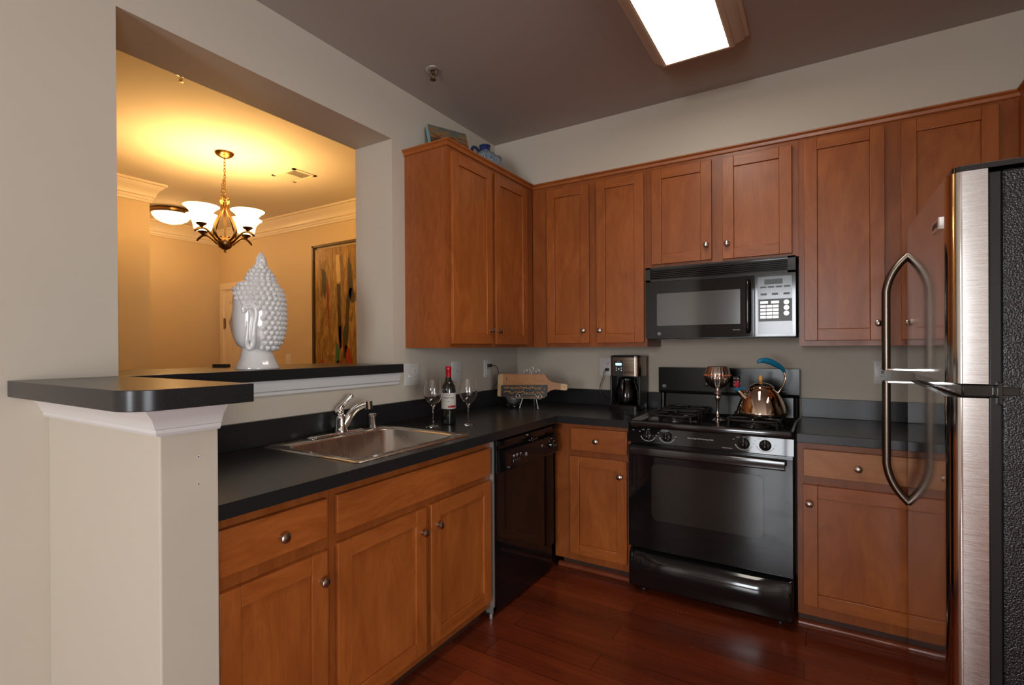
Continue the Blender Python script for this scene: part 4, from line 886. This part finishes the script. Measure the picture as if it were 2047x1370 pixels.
# ------------------------------------------------------------------ sculpted ceramic head on the sill
def head(loc, face):
    t = thing('ceramic_sculpture', 'white glazed ceramic head with curled hair and topknot on the bar sill', 'sculpture', loc)
    t['_w'] = tuple(loc)
    L = Vector(loc); fx_, fy_ = face; sx_, sy_ = -fy_, fx_
    def P(f, s_, z): return (L.x+fx_*f+sx_*s_, L.y+fy_*f+sy_*s_, L.z+z)
    # neck
    b = MB(); R = []
    for z, r0, cf in ((0, .087, 0), (.004, .088, 0), (.02, .080, 0), (.05, .068, .0), (.08, .060, .002), (.12, .060, .004), (.16, .058, .006)):
        R.append([P(cf+r0*math.cos(a), r0*.95*math.sin(a), z) for a in [2*PI*j/40 for j in range(40)]])
    b.rings(R); b.build('neck', 'ceramic', t, smooth=60)
    # face and skull: rings in height with a face-side profile
    prof = [(.075, .030, .060, .045), (.085, .055, .072, .058), (.10, .075, .084, .070), (.12, .086, .093, .079), (.145, .092, .100, .085), (.17, .095, .105, .089), (.20, .096, .108, .091), (.23, .094, .108, .092), (.26, .094, .106, .091), (.29, .095, .105, .090), (.315, .093, .102, .088), (.34, .083, .092, .079), (.36, .064, .074, .062), (.375, .035, .048, .038)]
    b = MB(); R = []; N = 64
    for z, ff_, bb, ss in prof:
        ring = []
        for j in range(N):
            a = 2*PI*j/N; ca, sa = math.cos(a), math.sin(a); rf = ff_ if ca > 0 else bb
            f = rf*ca*(1 if ca < 0 else abs(ca)**-.12 if abs(ca) > .05 else 1); s_ = ss*sa
            aa = math.degrees(math.atan2(sa, ca))
            nose = math.exp(-(aa/9)**2)*(max(0, 1-abs(z-.183)/.026)*.020+max(0, 1-abs(z-.205)/.04)*.008)
            lips = math.exp(-(aa/17)**2)*(math.exp(-((z-.146)/.006)**2)+math.exp(-((z-.157)/.005)**2))*.006
            brow = math.exp(-((z-.226)/.007)**2)*math.exp(-((abs(aa)-24)/20)**2)*.006
            eye = -math.exp(-((z-.212)/.008)**2)*math.exp(-((abs(aa)-25)/11)**2)*.005+math.exp(-((z-.207)/.004)**2)*math.exp(-((abs(aa)-25)/10)**2)*.004
            chin = math.exp(-(aa/22)**2)*math.exp(-((z-.108)/.014)**2)*.006
            d = nose+lips+brow+eye+chin
            ring.append(P(f+d*ca, s_+d*sa, z))
        R.append(ring)
    b.rings(R); b.build('face', 'ceramic', t, smooth=80)
    # curls
    b = MB()
    def curl(p, n_, r):
        b.ball(p, r, n=10); q = Vector(p)+Vector(n_)*r*.75; b.ball(tuple(q), r*.42, n=8)
    def surf(a, z):
        for i in range(len(prof)-1):
            if prof[i][0] <= z <= prof[i+1][0]:
                k = (z-prof[i][0])/(prof[i+1][0]-prof[i][0]); q = [prof[i][j]*(1-k)+prof[i+1][j]*k for j in range(4)]; break
        else: q = prof[-1]
        ca, sa = math.cos(a), math.sin(a); rf = q[1] if ca > 0 else q[2]; return rf*ca, q[3]*sa
    row = 0; z = .090
    while z < .372:
        lim = math.radians(34 if z > .30 else 48 if z > .28 else 62 if z > .26 else 76 if z > .245 else 112)
        if z > .316: lim = 0
        f0, s0 = surf(PI/2, z); circ = 2*PI*(abs(s0)+.04)/1.3; step = .0225/max(.035, (surf(PI, z)[0]**2)**.5*.92)
        n_ = max(6, int(round((2*PI-2*lim)/step)));
        for i in range(n_+(0 if lim == 0 else 1)):
            a = lim+(2*PI-2*lim)*(i+(row % 2)*.5)/n_
            if lim and a > 2*PI-lim+.01: continue
            f, s_ = surf(a, z); p = P(f*.985, s_*.985, z); nn = Vector(P(math.cos(a), math.sin(a), 0))-L
            curl(p, nn.normalized(), .0135)
        z += .0205; row += 1
    # topknot
    for k in range(5):
        z = .366+k*.0168; rr = (.056, .053, .046, .035, .022)[k]; n_ = max(6, int(2*PI*rr/.0215))
        for i in range(n_):
            a = 2*PI*(i+(k % 2)*.5)/n_; p = P(-.014+rr*math.cos(a), rr*math.sin(a), z); nn = (Vector(P(math.cos(a), math.sin(a), .4))-Vector(P(0, 0, 0))).normalized(); curl(p, nn, .0115)
    b.lathe([(.066, .34), (.058, .37), (.046, .40), (.030, .425), (.016, .445)], P(-.014, 0, 0), n=24)
    b.build('curled_hair', 'ceramic', t, smooth=60)
    b = MB(); b.lathe([(.020, .428), (.023, .442), (.022, .458), (.017, .477), (.009, .494), (0, .502)], P(-.016, 0, 0), n=40, flute=.18, nf=7); b.build('flame_finial', 'ceramic', t, smooth=60)
    for s_ in (1, -1):
        b = MB(); q = 0
        ep = [(.030, .235), (.034, .252), (.022, .266), (.002, .268), (-.012, .255), (-.014, .225), (-.008, .185), (-.004, .145), (.0, .105), (.010, .088), (.020, .096), (.022, .125), (.018, .165), (.018, .20)]
        b.tube([P(f_, s_*(.094 if z_ > .12 else .088), z_) for f_, z_ in ep], [.0075, .008, .0085, .0085, .0085, .009, .010, .011, .012, .012, .010, .008, .007, .006], 12, sub=4)
        b.tube([P(.012, s_*.088, .245), P(.002, s_*.09, .22), P(.006, s_*.088, .18), P(.008, s_*.084, .12)], [.008, .013, .013, .012], 10, sub=4)
        b.build('ear', 'ceramic', t, smooth=60)
    return t
fd_ = Vector((-.68, -.73)); fd_.normalize()
head((-.115, -2.000, BT+.0005), (fd_.x, fd_.y))

# ------------------------------------------------------------------ ceiling light in the kitchen
cl = thing('ceiling_light', 'rectangular lit fluorescent ceiling fixture with wood molding frame', 'ceiling light', (1.455, -1.4, CZ))
LX0, LX1, LY0, LY1 = 1.318, 1.592, -2.06, -.828
fp = [(0, CZ-.078), (.008, CZ-.080), (.020, CZ-.074), (.024, CZ-.062), (.040, CZ-.048), (.056, CZ-.034), (.062, CZ-.020), (.074, CZ-.014), (.076, CZ-.0005), (0, CZ-.0005)]
b = MB(); pts = [(LX0, LY0), (LX1, LY0), (LX1, LY1), (LX0, LY1)]
R = []
for i, (x, y) in enumerate(pts):
    sx_ = -1 if x == LX0 else 1; sy_ = -1 if y == LY0 else 1
    R.append([(x+sx_*o_, y+sy_*o_, z) for o_, z in fp])
b.rings(R, loop=True); b.build('frame', 'lightframe' if 'lightframe' in M else 'dtrim', cl, smooth=30)
b = MB(); b.box(LX0, LX1, LY0, LY1, CZ-.074, CZ-.068); b.build('diffuser', 'diffuser', cl)
# sprinklers
def sprinkler(loc, label):
    t = thing('fire_sprinkler', label, 'sprinkler', loc, 'ceiling sprinklers', world=False)
    b = MB(); b.lathe([(.040, 0), (.038, -.004), (.028, -.009), (.018, -.008), (.014, -.002), (0, -.002)], n=32); b.build('escutcheon', 'wire', t, off=(0, 0, 0))
    b = MB(); b.cyl((0, 0, -.002), (0, 0, -.022), .008)
    for s_ in (-1, 1): b.tube([(s_*.007, 0, -.020), (s_*.013, 0, -.030), (s_*.010, 0, -.042), (0, 0, -.050)], .0028, 8, sub=3)
    b.lathe([(.015, 0), (.015, -.0015), (0, -.002)], (0, 0, -.050), n=20); b.build('head', 'bronze', t, off=(0, 0, 0)); return t
s1 = sprinkler((.268, -1.283, CZ), 'chrome pendent sprinkler on the kitchen ceiling')
s2 = s1.copy(); COL.objects.link(s2); s2.location = (-.845, -1.95, CZ); s2.scale = (.8, .8, .8); s2['label'] = 'small sprinkler on the cream dining ceiling'
for ch in list(s1.children): k = ch.copy(); COL.objects.link(k); k.parent = s2

# ------------------------------------------------------------------ dining room lights
CHX, CHY = -1.702, -1.25
ch_ = thing('chandelier', 'bronze chandelier with four lit alabaster glass shades over the dining area', 'chandelier', (CHX, CHY, CZ))
b = MB(); b.lathe([(.063, 0), (.064, -.004), (.058, -.016), (.040, -.030), (.015, -.040), (.006, -.043), (0, -.043)], (CHX, CHY, CZ), n=32); b.build('canopy', 'bronze', ch_)
b = MB(); z = CZ-.045; k = 0
while z > 2.375:
    cx = CHX+.002*k/10; a = (k % 2)*PI/2; ux, uy = math.cos(a), math.sin(a)
    b.tube([(cx+ux*.0065*math.cos(t), CHY+uy*.0065*math.cos(t), z-.0145+.0155*math.sin(t)) for t in [2*PI*j/10 for j in range(10)]], .0024, 6, loop=True); z -= .0225; k += 1
for q in range(8):   # slack chain hanging beside
    t0 = q/8; cx = CHX-.018-.022*math.sin(PI*t0*.7); z = 2.50-.20*t0; a = (q % 2)*PI/2
    b.tube([(cx+.0065*math.cos(a)*math.cos(t), CHY+.0065*math.sin(a)*math.cos(t), z+.0155*math.sin(t)) for t in [2*PI*j/10 for j in range(10)]], .0024, 6, loop=True)
b.build('chain', 'bronze', ch_)
b = MB(); b.lathe([(.004, 2.375), (.012, 2.365), (.013, 2.345), (.008, 2.335), (.006, 2.30), (.009, 2.2), (.007, 2.10), (.008, 2.095)], (CHX, CHY, 0), n=20)
b.tube([(CHX+.012*math.cos(t), CHY, 2.388+.014*math.sin(t)) for t in [2*PI*j/12 for j in range(12)]], .0025, 6, loop=True); b.build('stem', 'bronze', ch_)
b = MB(); b.lathe([(.006, 2.104), (.028, 2.096), (.045, 2.074), (.049, 2.050), (.041, 2.022), (.020, 2.006), (.007, 2.003), (.009, 1.995), (.006, 1.982), (0, 1.980)], (CHX, CHY, 0), n=28); b.build('hub', 'bronze', ch_)
A0 = 254
arm0 = None
for k in range(4):
    a = math.radians(A0+90*k)+yw; u = Vector((math.cos(a), math.sin(a), 0)); c0 = Vector((CHX, CHY, 0))
    def Q(r_, z_): return tuple(c0+u*r_+Vector((0, 0, z_)))
    b = MB(); b.tube([Q(.03, 2.05), Q(.07, 2.055), (Q(.11, 2.085)), Q(.155, 2.115), Q(.198, 2.120), Q(.238, 2.100), Q(.256, 2.085)], [.010, .010, .009, .008, .008, .010, .006], 10, sub=5, flat=.55, up=(0, 0, 1))
    b.tube([Q(.045, 2.095), Q(.020, 2.085)], [.003, .008], 8)
    b.tube([Q(.012, 2.345), Q(.028, 2.372), Q(.038, 2.355), Q(.022, 2.325), Q(.032, 2.27), Q(.075, 2.19), Q(.094, 2.135), Q(.075, 2.09), Q(.030, 2.062)], [.004, .007, .009, .009, .010, .012, .012, .011, .008], 10, sub=5, flat=.8)
    b.lathe([(.006, 2.120), (.012, 2.130), (.030, 2.142), (.034, 2.150), (.030, 2.153), (0, 2.153)], Q(.200, 0), n=24)
    arm = b.build('arm', 'bronze', ch_, smooth=50)
    b = MB(); b.lathe([(.028, 2.150), (.048, 2.155), (.058, 2.170), (.062, 2.190), (.066, 2.212), (.078, 2.236), (.096, 2.254), (.108, 2.262), (.111, 2.266), (.105, 2.265), (.092, 2.257), (.074, 2.240), (.062, 2.214), (.057, 2.190), (.052, 2.174), (.042, 2.162), (.0, 2.158)], Q(.200, 0), n=36); b.build('glass_shade', 'shade', arm, smooth=60)
    d = bpy.data.lights.new('bulb', 'POINT'); d.energy = 10; d.color = (1, .53, .16); d.shadow_soft_size = .03
    lo = bpy.data.objects.new('bulb', d); COL.objects.link(lo); lo.location = Q(.200, 2.29)
fl = thing('flush_light', 'lit alabaster dome light with bronze rim on the dining ceiling', 'ceiling light', (-3.66, -.70, CZ))
FL = (-3.66, -.70, CZ)
b = MB(); b.lathe([(.190, 0), (.200, -.016), (.196, -.034), (.176, -.044), (.168, -.034), (0, -.02)], FL, n=44); b.build('rim', 'bronze', fl)
b = MB(); b.lathe([(.172, -.040), (.165, -.062), (.142, -.094), (.10, -.118), (.05, -.132), (0, -.136)], FL, n=44); b.build('glass_dome', 'dome', fl, smooth=60)
d = bpy.data.lights.new('dome_bulb', 'POINT'); d.energy = 8; d.color = (1, .55, .20); d.shadow_soft_size = .05
lo = bpy.data.objects.new('dome_bulb', d); COL.objects.link(lo); lo.location = (FL[0], FL[1], CZ-.18)
# ceiling vent
cvn = thing('ceiling_vent', 'white louvered air vent on the dining ceiling', 'vent', (-1.70, -.68, CZ))
b = MB(); x0, x1, y0, y1 = -1.84, -1.555, -.79, -.575
for q in ((x0, x1, y0, y0+.025), (x0, x1, y1-.025, y1), (x0, x0+.025, y0, y1), (x1-.025, x1, y0, y1)): b.box(q[0], q[1], q[2], q[3], CZ-.008, CZ-.0005)
xm = (x0+x1)/2
b.box(x0+.02, xm, y0+.02, y1-.02, CZ-.006, CZ-.0005)
for k in range(6): b.box(x0+.03+k*.018, x0+.038+k*.018, y0+.028, y1-.028, CZ-.0075, CZ-.005)
for k in range(9): b.box(xm+.004+k*.0125, xm+.007+k*.0125, y0+.02, y1-.02, CZ-.0035, CZ-.002)
b.build('grille', 'dtrim', cvn); b = MB(); b.box(xm, x1-.02, y0+.02, y1-.02, CZ-.0014, CZ-.0005); b.build('duct', 'slot', cvn)

# ------------------------------------------------------------------ painting
pt_ = thing('framed_painting', 'tall abstract painting in ochre, charcoal and red hanging on the dining wall', 'painting', (-1.95, .1, 1.6))
PX0, PX1, PZ0, PZ1, PYF = -2.48, -1.42, .84, 2.335, .072
b = MB()
for q in ((PX0, PX1, PZ0, PZ0+.02), (PX0, PX1, PZ1-.02, PZ1), (PX0, PX0+.02, PZ0, PZ1), (PX1-.02, PX1, PZ0, PZ1)): b.box(q[0], q[1], PYF, .1195, q[2], q[3])
b.build('frame', 'pframe' if 'pframe' in M else 'slot', pt_)
b = MB(); b.box(PX0+.045, PX1-.045, .080, .118, PZ0+.045, PZ1-.045)
CX0, CZT = PX0+.045, PZ1-.045
def stroke(pts, m): # pts: (u, v, halfwidth) from the canvas top-left
    L_, R_ = [], []
    for i, (u_, v_, w_) in enumerate(pts):
        j = random.uniform(.8, 1.2); L_.append((CX0+u_-w_*j, .0785, CZT-v_)); R_.append((CX0+u_+w_*j, .0785, CZT-v_))
    V0 = [b.v(p) for p in L_]; V1 = [b.v(p) for p in R_]
    for i in range(len(pts)-1): b.f([V0[i], V1[i], V1[i+1], V0[i+1]], m)
random.seed(5)
stroke([(.12, .20, .008), (.13, .24, .028), (.135, .32, .025), (.14, .42, .022), (.15, .50, .006)], 1)
stroke([(.19, .36, .012), (.195, .55, .016), (.20, .8, .005)], 2)
stroke([(.34, .08, .02), (.35, .22, .03), (.355, .34, .026), (.35, .36, .01)], 4)
stroke([(.352, .37, .026), (.355, .5, .026), (.365, .7, .022), (.37, .85, .022), (.375, 1.0, .012)], 1)
stroke([(.50, .12, .008), (.51, .2, .024), (.515, .35, .028), (.53, .45, .035), (.545, .50, .045), (.555, .56, .02)], 1)
stroke([(.53, .42, .02), (.50, .5, .03), (.48, .6, .025), (.47, .75, .03), (.45, .85, .035), (.44, 1.0, .03), (.43, 1.1, .015)], 1)
stroke([(.54, .47, .01), (.64, .485, .012), (.70, .50, .006)], 1)
stroke([(.33, .95, .01), (.33, 1.0, .025), (.325, 1.15, .025), (.32, 1.2, .01)], 3)
stroke([(.37, .78, .012), (.37, .9, .018), (.38, 1.0, .02)], 2)
stroke([(.45, .97, .01), (.47, 1.0, .035), (.49, 1.1, .045), (.52, 1.2, .04), (.54, 1.3, .03)], 2)
stroke([(.10, 1.12, .02), (.12, 1.2, .05), (.10, 1.38, .06)], 2)
stroke([(.36, 1.12, .03), (.34, 1.2, .07), (.32, 1.38, .10)], 2)
stroke([(.75, .15, .03), (.76, .4, .05), (.75, .7, .04)], 4); stroke([(.60, .55, .02), (.63, .8, .03), (.62, 1.0, .02)], 4)
stroke([(.02, 1.15, .015), (.03, 1.25, .03), (.03, 1.38, .03)], 3)
stroke([(.80, .6, .02), (.82, .9, .05), (.80, 1.3, .06)], 1)
b.build('canvas', ['abstract', 'pdark', 'pred', 'pgreen', 'pcream'], pt_)

# ------------------------------------------------------------------ small dark box on the sill
b = MB(); cb_ = (-.425, -1.985)
b.xf = lambda x, y, z: (cb_[0]+x*kd.x-y*kd.y, cb_[1]+x*kd.y+y*kd.x, z)
b.box(-.033, .033, -.016, .016, BT+.0005, BT+.016)
for k in range(7): b.box(-.031+.009*k, -.026+.009*k, -.0165, .0165, BT+.004, BT+.0165)
b.xf = None; b2 = b.build('small_box', 'chairdk', bevel=.001)
tag(b2, 'tiny dark ribbed box lying on the far side of the bar sill', 'box')
